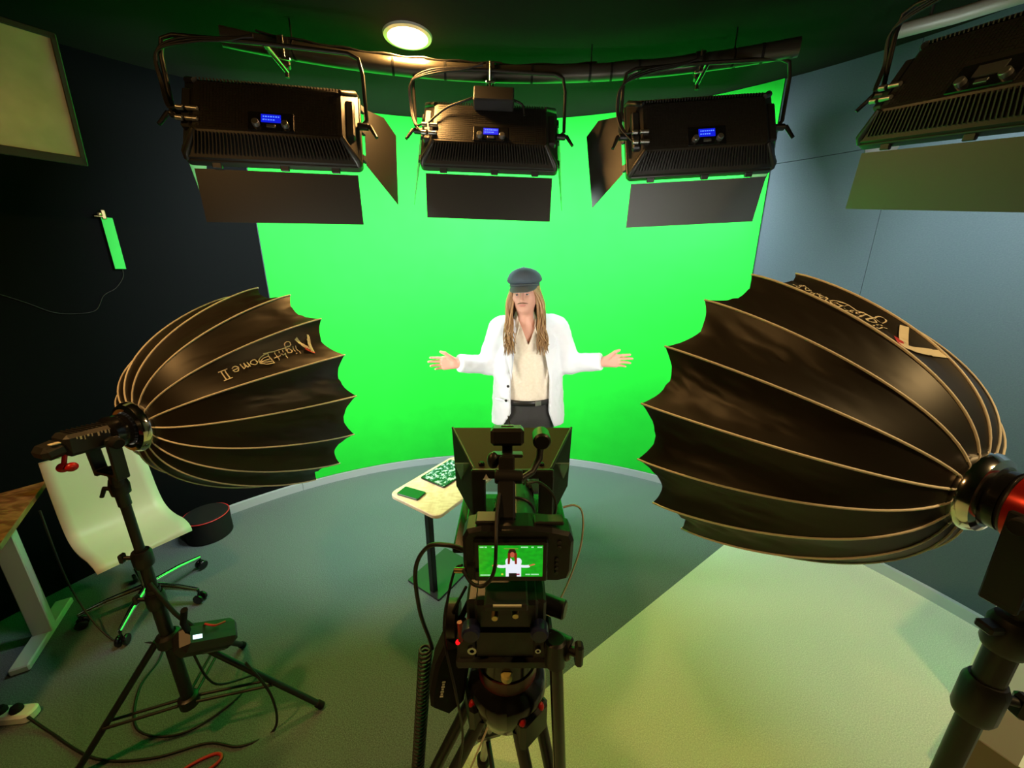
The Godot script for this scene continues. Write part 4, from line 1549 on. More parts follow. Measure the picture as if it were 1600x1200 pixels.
# =============================================================== distance fields and their surfaces
class Field:
	var o: Vector3
	var c: float
	var nx: int
	var ny: int
	var nz: int
	var d: PackedFloat32Array

	func _init(lo: Vector3, hi: Vector3, cell: float) -> void:
		o = lo
		c = cell
		nx = int(ceil((hi.x - lo.x) / cell)) + 1
		ny = int(ceil((hi.y - lo.y) / cell)) + 1
		nz = int(ceil((hi.z - lo.z) / cell)) + 1
		d = PackedFloat32Array()
		d.resize(nx * ny * nz)
		d.fill(1.0)

	func span(lo: Vector3, hi: Vector3) -> Array:
		return [clampi(int(floor((lo.x - o.x) / c)), 0, nx - 1), clampi(int(ceil((hi.x - o.x) / c)), 0, nx - 1), clampi(int(floor((lo.y - o.y) / c)), 0, ny - 1), clampi(int(ceil((hi.y - o.y) / c)), 0, ny - 1), clampi(int(floor((lo.z - o.z) / c)), 0, nz - 1), clampi(int(ceil((hi.z - o.z) / c)), 0, nz - 1)]

	func capsule(a: Vector3, b: Vector3, ra: float, rb: float, k := 0.02, sz := 1.0) -> void:
		# tapered; sz > 1 flattens it in z
		var m := maxf(ra, rb) + k + c * 2.0
		var s := span(Vector3(minf(a.x, b.x) - m, minf(a.y, b.y) - m, minf(a.z, b.z) - m), Vector3(maxf(a.x, b.x) + m, maxf(a.y, b.y) + m, maxf(a.z, b.z) + m))
		var zc := (a.z + b.z) * 0.5
		var a2 := a
		var ab := b - a
		if sz != 1.0:
			a2.z = zc + (a.z - zc) * sz
			ab.z *= sz
		var l2 := maxf(ab.length_squared(), 1e-9)
		var soft := 1.0 if sz == 1.0 else 2.0 / (1.0 + sz)
		for j in range(s[2], s[3] + 1):
			for kk in range(s[4], s[5] + 1):
				var z := o.z + kk * c
				if sz != 1.0:
					z = zc + (z - zc) * sz
				var p := Vector3(o.x + s[0] * c, o.y + j * c, z) - a2
				var at := s[0] + nx * (j + ny * kk) as int
				for i in range(s[0], s[1] + 1):
					var t := clampf(p.dot(ab) / l2, 0.0, 1.0)
					var v := ((p - ab * t).length() - lerpf(ra, rb, t)) * soft
					var w := d[at]
					var h := maxf(k - absf(v - w), 0.0) / k
					d[at] = minf(v, w) - h * h * k * 0.25
					at += 1
					p.x += c

	func ellipsoid(ce: Vector3, r: Vector3, k := 0.01, basis := Basis()) -> void:
		var m := maxf(r.x, maxf(r.y, r.z)) + k + c * 2.0
		var s := span(ce - Vector3.ONE * m, ce + Vector3.ONE * m)
		var inv := basis.inverse()
		for j in range(s[2], s[3] + 1):
			for kk in range(s[4], s[5] + 1):
				var at: int = s[0] + nx * (j + ny * kk)
				for i in range(s[0], s[1] + 1):
					var p := inv * (Vector3(o.x + i * c, o.y + j * c, o.z + kk * c) - ce)
					var q := (p / r).length()
					var g := (p / (r * r)).length()
					var v := q * (q - 1.0) / maxf(g, 1e-6)
					var w := d[at]
					var h := maxf(k - absf(v - w), 0.0) / k
					d[at] = minf(v, w) - h * h * k * 0.25
					at += 1

	func carve(ce: Vector3, r: float, k := 0.008) -> void:
		var s := span(ce - Vector3.ONE * (r + k + c), ce + Vector3.ONE * (r + k + c))
		for j in range(s[2], s[3] + 1):
			for kk in range(s[4], s[5] + 1):
				var at: int = s[0] + nx * (j + ny * kk)
				for i in range(s[0], s[1] + 1):
					var v := r - (Vector3(o.x + i * c, o.y + j * c, o.z + kk * c) - ce).length()
					var w := d[at]
					var h := maxf(k - absf(v - w), 0.0) / k
					d[at] = maxf(v, w) + h * h * k * 0.25
					at += 1

	func each(f: Callable, near := 0.04) -> void:
		# f(point, distance) -> new distance, for the cells near the surface
		var at := 0
		for kk in nz:
			for j in ny:
				for i in nx:
					if absf(d[at]) < near:
						d[at] = f.call(Vector3(o.x + i * c, o.y + j * c, o.z + kk * c), d[at])
					at += 1

	func cut(f: Callable) -> void:
		# d = max(d, f(point)) for every cell inside or near
		var at := 0
		for kk in nz:
			for j in ny:
				for i in nx:
					if d[at] < c * 3.0:
						d[at] = maxf(d[at], f.call(Vector3(o.x + i * c, o.y + j * c, o.z + kk * c)))
					at += 1

	func surface(st: SurfaceTool, tint: Variant = null) -> void:
		# surface nets
		var ids := PackedInt32Array()
		ids.resize(nx * ny * nz)
		ids.fill(-1)
		var pts := PackedVector3Array()
		var sy := nx
		var sz := nx * ny
		var corner := [0, 1, sy, sy + 1, sz, sz + 1, sz + sy, sz + sy + 1]
		var offs := [Vector3(0, 0, 0), Vector3(1, 0, 0), Vector3(0, 1, 0), Vector3(1, 1, 0), Vector3(0, 0, 1), Vector3(1, 0, 1), Vector3(0, 1, 1), Vector3(1, 1, 1)]
		var edges := [[0, 1], [2, 3], [4, 5], [6, 7], [0, 2], [1, 3], [4, 6], [5, 7], [0, 4], [1, 5], [2, 6], [3, 7]]
		for kk in nz - 1:
			for j in ny - 1:
				var at := nx * (j + ny * kk)
				for i in nx - 1:
					if absf(d[at]) < c * 3.5:
						var inside := 0
						for q in corner:
							if d[at + q] < 0.0:
								inside += 1
						if inside > 0 and inside < 8:
							var sum := Vector3.ZERO
							var n := 0
							for e in edges:
								var va := d[at + corner[e[0]]]
								var vb := d[at + corner[e[1]]]
								if (va < 0.0) != (vb < 0.0):
									sum += offs[e[0]].lerp(offs[e[1]], va / (va - vb))
									n += 1
							ids[at] = pts.size()
							pts.append(o + (Vector3(i, j, kk) + sum / n) * c)
					at += 1
		st.set_smooth_group(1)
		for kk in range(1, nz - 1):
			for j in range(1, ny - 1):
				var at := nx * (j + ny * kk) + 1
				for i in range(1, nx - 1):
					var v := d[at]
					if absf(v) < c * 3.5:
						for ax in 3:
							var st1: int = [1, sy, sz][ax]
							var u: int = [sy, sz, 1][ax]
							var w: int = [sz, 1, sy][ax]
							var v2 := d[at + st1]
							if (v < 0.0) != (v2 < 0.0):
								var a := ids[at]
								var b := ids[at - u]
								var e := ids[at - u - w]
								var f := ids[at - w]
								if a < 0 or b < 0 or e < 0 or f < 0:
									continue
								var order := [a, b, e, a, e, f] if v < 0.0 else [a, e, b, a, f, e]
								for q in [order[0], order[2], order[1], order[3], order[5], order[4]]:
									if tint != null:
										st.set_color(tint.call(pts[q]))
									st.add_vertex(pts[q])
					at += 1


# =============================================================== the presenter
func hand(f: Field, wrist: Vector3, fingers: Vector3, thumb_side: Vector3, palm: Vector3, curl: Array) -> void:
	var y := fingers.normalized()
	var x := (thumb_side - y * thumb_side.dot(y)).normalized()
	var z := (palm - y * palm.dot(y) - x * palm.dot(x)).normalized()
	var P := func(a: float, b: float, cc: float) -> Vector3: return wrist + x * a + y * b + z * cc
	f.capsule(P.call(0, -0.03, 0), P.call(0.0, 0.02, 0.0), 0.026, 0.025, 0.01)
	var roots := [[0.030, 0.088, 0.074, 0.0088], [0.010, 0.093, 0.082, 0.0092], [-0.011, 0.089, 0.076, 0.0088], [-0.030, 0.080, 0.058, 0.0078]]
	for q in roots:
		f.capsule(P.call(q[0] * 0.5, 0.015, 0.0), P.call(q[0], q[1], -0.002), 0.016, 0.0125, 0.012)
	for i in 4:
		var q: Array = roots[i]
		var p0: Vector3 = P.call(q[0], q[1], -0.002)
		var bend: float = curl[i]
		var spread: float = q[0] * 0.35
		var ang := bend * 0.4
		var parts := [0.46, 0.31, 0.23]
		for k in 3:
			ang += bend * [0.3, 0.9, 0.7][k]
			var dir: Vector3 = (y * cos(ang) + z * sin(ang) + x * spread * 8.0 * 0.35).normalized()
			var p1: Vector3 = p0 + dir * q[2] * parts[k]
			f.capsule(p0, p1, q[3] * (1.0 - 0.09 * k), q[3] * (0.92 - 0.09 * k), 0.003)
			p0 = p1
	# thumb from the side of the palm near its base
	var t0: Vector3 = P.call(0.020, 0.020, 0.006)
	var t1: Vector3 = P.call(0.043, 0.052, 0.014)
	var t2: Vector3 = P.call(0.062, 0.078, 0.016)
	var t3: Vector3 = P.call(0.070, 0.103, 0.013)
	f.capsule(t0, t1, 0.017, 0.0125, 0.010)
	f.capsule(t1, t2, 0.0120, 0.0104, 0.004)
	f.capsule(t2, t3, 0.0104, 0.0080, 0.004)


func build_person() -> void:
	var o := thing("person", "person in flat cap, white jacket and black trousers with open arms before the green backdrop", "person", at(0.085, 0, -2.33))
	var st := st_new()
	# ---- body: one continuous skin
	var wl := Vector3(-0.405, 1.295, 0.115)
	var wr := Vector3(0.450, 1.300, 0.105)
	var body := Field.new(Vector3(-0.52, -0.02, -0.20), Vector3(0.56, 1.66, 0.28), 0.014)
	body.capsule(Vector3(0, 1.02, 0), Vector3(0, 1.38, -0.010), 0.118, 0.126, 0.05, 1.5)
	body.capsule(Vector3(-0.14, 1.47, -0.01), Vector3(0.14, 1.47, -0.01), 0.055, 0.055, 0.06)
	body.capsule(Vector3(0, 1.46, -0.005), Vector3(-0.008, 1.60, 0.012), 0.062, 0.052, 0.03)
	for s in [-1.0, 1.0]:
		var e := Vector3(-0.236, 1.262, 0.0) if s < 0 else Vector3(0.274, 1.268, 0.0)
		var w := wl if s < 0 else wr
		body.capsule(Vector3(s * 0.175, 1.47, -0.01), e, 0.050, 0.040, 0.03)
		body.capsule(e, w, 0.040, 0.028, 0.02)
		body.capsule(Vector3(s * 0.085, 0.97, 0), Vector3(s * 0.10, 0.52, 0.01), 0.085, 0.058, 0.03)
		body.capsule(Vector3(s * 0.10, 0.52, 0.01), Vector3(s * 0.115, 0.10, -0.01), 0.058, 0.040, 0.02)
		body.capsule(Vector3(s * 0.115, 0.06, -0.02), Vector3(s * 0.135, 0.035, 0.14), 0.040, 0.030, 0.02)
	var skin := lin(0.62, 0.33, 0.25).srgb_to_linear()
	var palm_tint := lin(0.66, 0.34, 0.26).srgb_to_linear()
	st.set_color(skin)
	body.surface(st)
	# hands
	st.set_color(palm_tint)
	var hl := Field.new(wl + Vector3(-0.24, -0.10, -0.08), wl + Vector3(0.07, 0.13, 0.12), 0.0036)
	hand(hl, wl, Vector3(-1.0, 0.08, 0.22), Vector3(0.10, 1.0, 0.0), Vector3(0.2, 0.30, 1.0), [0.12, 0.22, 0.30, 0.34])
	hl.surface(st)
	var hr := Field.new(wr + Vector3(-0.07, -0.10, -0.08), wr + Vector3(0.24, 0.13, 0.12), 0.0036)
	hand(hr, wr, Vector3(1.0, 0.16, 0.20), Vector3(-0.15, 1.0, 0.15), Vector3(-0.2, 0.45, 1.0), [0.10, 0.20, 0.30, 0.36])
	hr.surface(st)
	# head, turned a little to its right
	var hb := Basis.from_euler(Vector3(deg_to_rad(4), deg_to_rad(-14), deg_to_rad(3)))
	var hc := Vector3(-0.008, 1.690, 0.022)
	var head := Field.new(hc + Vector3(-0.13, -0.17, -0.14), hc + Vector3(0.13, 0.15, 0.15), 0.0040)
	var H := func(x: float, y: float, z: float) -> Vector3: return hc + hb * Vector3(x, y if y > 0 else y * 0.84, z)
	head.ellipsoid(H.call(0, 0.030, -0.018), Vector3(0.074, 0.098, 0.094), 0.02, hb)
	head.ellipsoid(H.call(0, -0.020, 0.030), Vector3(0.060, 0.085, 0.058), 0.03, hb)
	head.capsule(H.call(0, -0.075, 0.058), H.call(0, -0.096, 0.064), 0.028, 0.020, 0.025)
	for s in [-1.0, 1.0]:
		head.capsule(H.call(s * 0.052, -0.030, 0.010), H.call(s * 0.018, -0.092, 0.052), 0.020, 0.016, 0.025)
		head.ellipsoid(H.call(s * 0.040, -0.016, 0.060), Vector3(0.020, 0.017, 0.016), 0.02, hb)
		head.ellipsoid(H.call(s * 0.076, -0.004, -0.010), Vector3(0.010, 0.030, 0.019), 0.006, hb * Basis(Vector3.UP, s * 0.35))
		head.carve(H.call(s * 0.030, 0.012, 0.096), 0.015, 0.012)
	head.capsule(H.call(-0.036, 0.030, 0.074), H.call(0.036, 0.030, 0.074), 0.011, 0.011, 0.016)
	head.capsule(H.call(0, 0.018, 0.086), H.call(0, -0.024, 0.106), 0.0085, 0.0115, 0.010)
	for s in [-1.0, 1.0]:
		head.ellipsoid(H.call(s * 0.010, -0.030, 0.096), Vector3(0.0075, 0.0065, 0.009), 0.006, hb)
	head.capsule(H.call(-0.018, -0.058, 0.083), H.call(0.018, -0.058, 0.083), 0.0065, 0.0065, 0.010)
	head.capsule(H.call(-0.013, -0.068, 0.082), H.call(0.013, -0.068, 0.082), 0.0070, 0.0070, 0.008)
	head.capsule(H.call(0, -0.03, -0.01), Vector3(-0.008, 1.545, 0.006), 0.052, 0.055, 0.03)
	var lip := lin(0.46, 0.17, 0.14).srgb_to_linear()
	var hinv := hb.inverse()
	head.surface(st, func(p: Vector3) -> Color:
		var q: Vector3 = hinv * (p - hc)
		var m := 1.0 - smoothstep(0.7, 1.15, Vector2(q.x / 0.022, (q.y + 0.0525) / 0.0085).length())
		if q.z < 0.07:
			m = 0.0
		return skin.lerp(lip, m * 0.8))
	obj("body", st, M.skin, o)
	# eyes, brows, moustache
	for s in [-1.0, 1.0]:
		st = st_new()
		ball(st, Transform3D(hb, H.call(s * 0.030, 0.010, 0.0735)), Vector3.ONE * 0.0108, 14)
		var eye := obj("eye", st, M.eye_white, o)
		st = st_new()
		ball(st, Transform3D(hb, H.call(s * 0.030 - 0.001, 0.009, 0.0822)), Vector3(0.0062, 0.0060, 0.0030), 12)
		obj("iris", st, M.iris, eye)
		st = st_new()
		ball(st, Transform3D(hb, H.call(s * 0.030, 0.0155, 0.0738)), Vector3(0.0125, 0.0078, 0.0122), 14)
		obj("eyelid", st, M.lid, eye)
		st = st_new()
		tube(st, [H.call(s * 0.014, 0.0305, 0.0880), H.call(s * 0.030, 0.0330, 0.0862), H.call(s * 0.046, 0.0265, 0.076)], [0.0030, 0.0036, 0.0016], 8)
		obj("eyebrow", st, M.brow, o)
	st = st_new()
	for s in [-1.0, 1.0]:
		tube(st, [H.call(0, -0.046, 0.0935), H.call(s * 0.012, -0.0475, 0.0925), H.call(s * 0.024, -0.050, 0.086), H.call(s * 0.031, -0.053, 0.079)], [0.0026, 0.0034, 0.0026, 0.0012], 8)
	obj("moustache", st, M.brow, o)
	person_clothes(o, wl, wr)
	person_hair(o, hc, hb)
	person_cap(o, hc, hb)


func person_clothes(o: Node3D, wl: Vector3, wr: Vector3) -> void:
	# shirt
	var f := Field.new(Vector3(-0.26, 0.96, -0.18), Vector3(0.26, 1.60, 0.20), 0.009)
	f.capsule(Vector3(0.01, 1.02, 0.0), Vector3(0, 1.36, 0.0), 0.165, 0.172, 0.05, 1.48)
	f.capsule(Vector3(-0.13, 1.465, -0.01), Vector3(0.13, 1.465, -0.01), 0.062, 0.062, 0.06)
	f.capsule(Vector3(0, 1.47, -0.01), Vector3(-0.006, 1.550, 0.0), 0.072, 0.064, 0.03)
	f.each(func(p: Vector3, d: float) -> float: return d + 0.010 * noise.get_noise_3d(p.x * 24.0 + p.y * 8.0, p.y * 5.0, p.z * 10.0) + 0.004 * noise.get_noise_3d(p.x * 40.0, p.y * 26.0, p.z * 20.0))
	# open collar: a V cut at the throat
	f.cut(func(p: Vector3) -> float:
		var half := clampf((p.y - 1.40) * 0.40, 0.0, 0.06)
		return maxf(1.048 - p.y, -maxf(maxf(absf(p.x - 0.012) - half, 0.035 - p.z), maxf(1.40 - p.y, -0.5))))
	var st := st_new()
	f.surface(st)
	obj("shirt", st, M.shirt, o)
	# shirt collar flaps
	for s in [-1.0, 1.0]:
		st = st_new()
		var a := Vector3(s * 0.060, 1.560, 0.005)
		var b := Vector3(s * 0.044 + 0.004, 1.510, 0.085)
		var c := Vector3(s * 0.062 + 0.004, 1.455, 0.112)
		var d := Vector3(s * 0.098, 1.500, 0.055)
		var mid := (a + b + c + d) / 4.0
		var n := Vector3(s * 0.4, 0.25, 0.9).normalized() * 0.004
		st.set_smooth_group(-1)
		quad_out(st, a + n, b + n, c + n, d + n, mid - n * 4)
		for e in [[a, b], [b, c], [c, d], [d, a]]:
			quad_out(st, e[0] + n, e[1] + n, e[1] - n, e[0] - n, mid)
		quad_out(st, a - n, b - n, c - n, d - n, mid + n * 4)
		obj("shirt_collar", st, M.shirt, o)
	# trousers
	f = Field.new(Vector3(-0.24, 0.04, -0.20), Vector3(0.26, 1.08, 0.22), 0.013)
	f.capsule(Vector3(0.008, 0.95, 0.0), Vector3(0.010, 1.03, 0.0), 0.168, 0.158, 0.05, 1.40)
	for s in [-1.0, 1.0]:
		f.capsule(Vector3(s * 0.088, 0.92, 0.0), Vector3(s * 0.105, 0.50, 0.012), 0.100, 0.078, 0.03)
		f.capsule(Vector3(s * 0.105, 0.50, 0.012), Vector3(s * 0.118, 0.09, -0.005), 0.078, 0.070, 0.02)
	f.each(func(p: Vector3, d: float) -> float: return d + 0.004 * noise.get_noise_3d(p.x * 20.0, p.y * 14.0, p.z * 20.0))
	f.cut(func(p: Vector3) -> float: return maxf(p.y - 1.062, 0.075 - p.y))
	st = st_new()
	f.surface(st)
	obj("trousers", st, M.trousers, o)
	# belt and buckle
	st = st_new()
	var ring := []
	for i in 41:
		var a := TAU * i / 40.0
		ring.append(Vector3(0.010 + sin(a) * 0.162, 1.045, cos(a) * 0.119))
	var r0 := PackedVector3Array()
	var rings := []
	for e in [[1.028, 0.998], [1.028, 1.02], [1.062, 1.02], [1.062, 0.998]]:
		r0 = PackedVector3Array()
		for i in 40:
			var a := TAU * i / 40.0
			r0.append(Vector3(0.010 + sin(a) * 0.164 * e[1], e[0], cos(a) * 0.122 * e[1]))
		rings.append(r0)
	loft(st, rings, true, false)
	obj("belt", st, M.belt, o)
	st = st_new()
	box(st, turned(Vector3(0.075, 1.045, 0.116), 26), Vector3(0.042, 0.032, 0.005), 0.002)
	obj("belt_buckle", st, M.zinc, o)
	# jacket
	f = Field.new(Vector3(-0.46, 0.86, -0.20), Vector3(0.50, 1.60, 0.20), 0.0095)
	f.capsule(Vector3(0.018, 0.90, 0.0), Vector3(0.012, 1.36, -0.005), 0.236, 0.205, 0.04, 1.52)
	f.capsule(Vector3(-0.145, 1.490, -0.012), Vector3(0.170, 1.495, -0.012), 0.066, 0.066, 0.08)
	var sl := Vector3(-0.165, 1.475, -0.01)
	var sr := Vector3(0.195, 1.480, -0.01)
	var el := Vector3(-0.236, 1.262, 0.0)
	var er := Vector3(0.274, 1.268, 0.0)
	f.capsule(sl, el, 0.070, 0.064, 0.03)
	f.capsule(el, wl + Vector3(0.018, 0, -0.005), 0.060, 0.054, 0.02)
	f.capsule(sr, er, 0.070, 0.064, 0.03)
	f.capsule(er, wr + Vector3(-0.020, 0, -0.005), 0.060, 0.054, 0.02)
	f.each(func(p: Vector3, d: float) -> float: return d + 0.007 * noise.get_noise_3d(p.x * 11.0, p.y * 9.0, p.z * 9.0) + 0.003 * noise.get_noise_3d(p.x * 30.0, p.y * 22.0 + p.x * 20.0, p.z * 30.0))
	f.cut(func(p: Vector3) -> float:
		# hem, open front, neck, and the sleeve ends
		var rise := 0.0 if p.y < 1.30 else (p.y - 1.30)
		var lowround := maxf(0.0, 0.98 - p.y) * 0.75
		var xl := -0.092 - lowround * 0.8 + rise * 0.12
		var xr := 0.142 + lowround * 0.5 - rise * 0.22
		var front := -maxf(maxf(xl - p.x, p.x - xr), 0.028 - p.z)
		var neck := -maxf(Vector2(p.x - 0.004, p.z * 0.9).length() - 0.088, 1.36 - p.y)
		var hem := 0.888 - p.y
		var cl := (wl - p).dot((wl - el).normalized()) * -1.0 - 0.000
		var cr := (wr - p).dot((wr - er).normalized()) * -1.0 - 0.000
		return maxf(maxf(maxf(front, neck), hem), maxf(cl if p.x < -0.28 else -1.0, cr if p.x > 0.31 else -1.0)))
	st = st_new()
	f.surface(st)
	obj("jacket", st, M.jacket, o)
	# lapels
	for s in [-1.0, 1.0]:
		st = st_new()
		var poly := PackedVector2Array([Vector2(-0.088, 1.20), Vector2(-0.130, 1.40), Vector2(-0.112, 1.405), Vector2(-0.125, 1.44), Vector2(-0.082, 1.53), Vector2(-0.060, 1.50), Vector2(-0.072, 1.36)]) if s < 0 else PackedVector2Array([Vector2(0.140, 1.20), Vector2(0.178, 1.40), Vector2(0.160, 1.405), Vector2(0.172, 1.44), Vector2(0.105, 1.53), Vector2(0.075, 1.50), Vector2(0.108, 1.36)])
		var front := PackedVector3Array()
		for p in poly:
			var z := 0.152 - 0.9 * p.x * p.x - maxf(0.0, p.y - 1.34) * 0.36
			front.append(Vector3(p.x, p.y, z))
		var tris := Geometry2D.triangulate_polygon(poly)
		st.set_smooth_group(-1)
		var mid := Vector3(0.01, 1.38, 0.0)
		for i in range(0, tris.size(), 3):
			tri_out(st, front[tris[i]], front[tris[i + 1]], front[tris[i + 2]], mid)
			var bk := Vector3(0, 0, -0.006)
			tri_out(st, front[tris[i]] + bk, front[tris[i + 1]] + bk, front[tris[i + 2]] + bk, mid + Vector3(0, 0, 1))
		for i in poly.size():
			var j := (i + 1) % poly.size()
			quad_out(st, front[i], front[j], front[j] + Vector3(0, 0, -0.006), front[i] + Vector3(0, 0, -0.006), (front[0] + front[3]) / 2)
		obj("lapel", st, M.jacket, o)
	# buttons
	for p in [Vector3(-0.108, 1.165, 0.150), Vector3(-0.120, 1.075, 0.148)]:
		st = st_new()
		rod(st, p, p + Vector3(-0.001, 0, 0.006), 0.0085, 14, 0.002)
		obj("button", st, M.black, o)
	# pocket flap
	st = st_new()
	box(st, turned(Vector3(-0.160, 1.075, 0.131), -26, 0, -4), Vector3(0.06, 0.012, 0.005), 0.002)
	obj("pocket_welt", st, M.jacket, o)
	# shoes
	for s in [-1.0, 1.0]:
		f = Field.new(Vector3(s * 0.12 - 0.09, -0.01, -0.14), Vector3(s * 0.12 + 0.09, 0.15, 0.24), 0.01)
		f.capsule(Vector3(s * 0.118, 0.05, -0.05), Vector3(s * 0.13, 0.042, 0.13), 0.044, 0.040, 0.02)
		f.capsule(Vector3(s * 0.118, 0.05, -0.03), Vector3(s * 0.118, 0.11, -0.02), 0.046, 0.046, 0.02)
		f.cut(func(p: Vector3) -> float: return 0.002 - p.y)
		st = st_new()
		f.surface(st)
		obj("shoe", st, M.black, o)


func person_hair(o: Node3D, hc: Vector3, hb: Basis) -> void:
	# long fair hair: separate tapering locks from under the cap down to the chest
	var st := st_new()
	var r := RandomNumberGenerator.new()
	r.seed = 21
	var dark := lin(0.13, 0.065, 0.026).srgb_to_linear()
	var fair := lin(0.40, 0.235, 0.10).srgb_to_linear()
	for side in [-1.0, 1.0]:
		for i in 120:
			var back := r.randf()                       # 0 beside the cheek, 1 at the nape
			var ang := lerpf(0.22, 1.25, back) * PI * 0.62 + 0.30
			var root := hc + hb * Vector3(side * sin(ang) * 0.080, 0.052 - 0.02 * back, cos(ang) * 0.085 - 0.008)
			var drop := r.randf_range(0.12, 0.21) if back < 0.6 else r.randf_range(0.16, 0.24)
			var front := back < 0.62
			var out: float = side * r.randf_range(0.072, 0.112)
			var mid := hc + Vector3(out * 0.98, -0.085, lerpf(0.045, -0.06, back))
			var sh := Vector3(hc.x + side * r.randf_range(0.072, 0.118) * (1.0 if front else 0.9), 1.500, 0.095 if front else -0.085)
			if front:
				sh.z = 0.070 + r.randf() * 0.035
			var tip := Vector3(hc.x + side * r.randf_range(0.055, 0.125), 1.56 - drop, 0.140 + r.randf() * 0.025 if front else -0.135)
			if side > 0:
				tip.x += 0.012
			var pts := smooth_path([root, mid + Vector3(0, 0.03, 0), sh.lerp(mid, 0.35), sh, sh.lerp(tip, 0.5) + Vector3(r.randf_range(-0.010, 0.010), 0, 0.008), tip], 5)
			var n := pts.size()
			var rad := []
			for k in n:
				var t := float(k) / (n - 1)
				pts[k] += Vector3(sin(t * 9.0 + i) * 0.004, 0, cos(t * 7.0 + i * 2.0) * 0.003)
				rad.append(0.0068 * (1.0 - 0.80 * pow(t, 1.6)) * (0.5 + 0.5 * minf(1.0, t * 6.0)))
			var tone := dark.lerp(fair, clampf(r.randf_range(0.25, 1.1) - (0.35 if back > 0.5 else 0.0), 0, 1))
			st.set_color(tone)
			tube(st, pts, rad, 6)
	for i in 26:                                        # hair behind the neck
		var x := lerpf(-0.080, 0.080, i / 25.0)
		st.set_color(dark.lerp(fair, r.randf() * 0.6))
		var pts := smooth_path([hc + hb * Vector3(x * 0.9, 0.05, -0.085 + absf(x) * 0.3), hc + Vector3(x * 1.1, -0.07, -0.095 + absf(x) * 0.45), hc + Vector3(x * 1.3, -0.15, -0.10 + absf(x) * 0.3), Vector3(hc.x + x * 1.35, 1.42 + r.randf() * 0.04, -0.115)], 5)
		tube(st, pts, [0.007, 0.009, 0.010, 0.010, 0.010, 0.010, 0.010, 0.010, 0.010, 0.009, 0.009, 0.008, 0.007, 0.005, 0.004, 0.002], 6)
	obj("hair", st, M.hair, o)
	# ear ring
	st = st_new()
	var ring := []
	for i in 13:
		var a := TAU * i / 12.0
		ring.append(hc + hb * Vector3(0.083, -0.046 + cos(a) * 0.009, -0.004 + sin(a) * 0.009))
	tube(st, ring, 0.0014, 6, false)
	obj("earring", st, M.steel, o)


func person_cap(o: Node3D, hc: Vector3, hb: Basis) -> void:
	# soft eight-panel cap with a band and a short stiff brim
	var t := Transform3D(hb, hc)
	var st := st_new()
	var rings := []
	var seg := 48
	for e in [[0.064, 0.090], [0.070, 0.100], [0.082, 0.104], [0.098, 0.100], [0.116, 0.089], [0.132, 0.070], [0.143, 0.044], [0.148, 0.014]]:
		var ring := PackedVector3Array()
		for i in seg:
			var a := -TAU * i / seg
			var pleat := 1.0 - 0.045 * pow(absf(cos(a * 4.0)), 12.0)
			var fluff := 1.0 + 0.03 * noise.get_noise_2d(cos(a) * 5.0 + e[0] * 40.0, sin(a) * 5.0)
			ring.append(t * Vector3(sin(a) * e[1] * 0.98 * pleat * fluff, e[0] + 0.010 * cos(a) * 0.6, cos(a) * e[1] * 1.10 * pleat * fluff - 0.008))
		rings.append(ring)
	loft(st, rings, true, true)
	obj("cap_crown", st, M.cap, o)
	st = st_new()
	rings = []
	for e in [[0.044, 0.080], [0.045, 0.0855], [0.068, 0.0885], [0.069, 0.080]]:
		var ring := PackedVector3Array()
		for i in seg:
			var a := -TAU * i / seg
			ring.append(t * Vector3(sin(a) * e[1], e[0], cos(a) * e[1] * 1.13 - 0.008))
		rings.append(ring)
	loft(st, rings, true, false)
	obj("cap_band", st, M.cap, o)
	st = st_new()
	var top := []
	for j in 6:
		var ring := PackedVector3Array()
		for i in 21:
			var u := lerpf(-1.0, 1.0, i / 20.0)
			var a := u * 1.15
			var reach := 0.060 * (1.0 - pow(absf(u), 2.4)) * j / 5.0
			var base := Vector3(sin(a) * 0.087, 0.058 - 0.014 * u * u, cos(a) * 0.087 * 1.13 - 0.008)
			ring.append(t * (base + Vector3(sin(a) * 0.2, -0.48 - 0.10 * u * u, 0.95) * reach))
		top.append(ring)
	loft(st, top, false, false)
	var under := []
	for ring in top:
		var q := PackedVector3Array()
		for p in ring:
			q.append(p + hb * Vector3(0, -0.004, -0.001))
		q.reverse()
		under.append(q)
	loft(st, under, false, false, 2)
	var ra: PackedVector3Array = top[5]
	st.set_smooth_group(3)
	for i in 20:
		quad(st, ra[i + 1], ra[i], ra[i] + hb * Vector3(0, -0.004, -0.001), ra[i + 1] + hb * Vector3(0, -0.004, -0.001))
	obj("cap_brim", st, M.brim, o)
	st = st_new()
	var cord := []
	for i in 17:
		var a := lerpf(-1.25, 1.25, i / 16.0)
		cord.append(t * Vector3(sin(a) * 0.0895, 0.062 - 0.006 * a * a, cos(a) * 0.0895 * 1.13 - 0.007))
	tube(st, cord, 0.0030, 6)
	obj("cap_cord", st, M.brim, o)


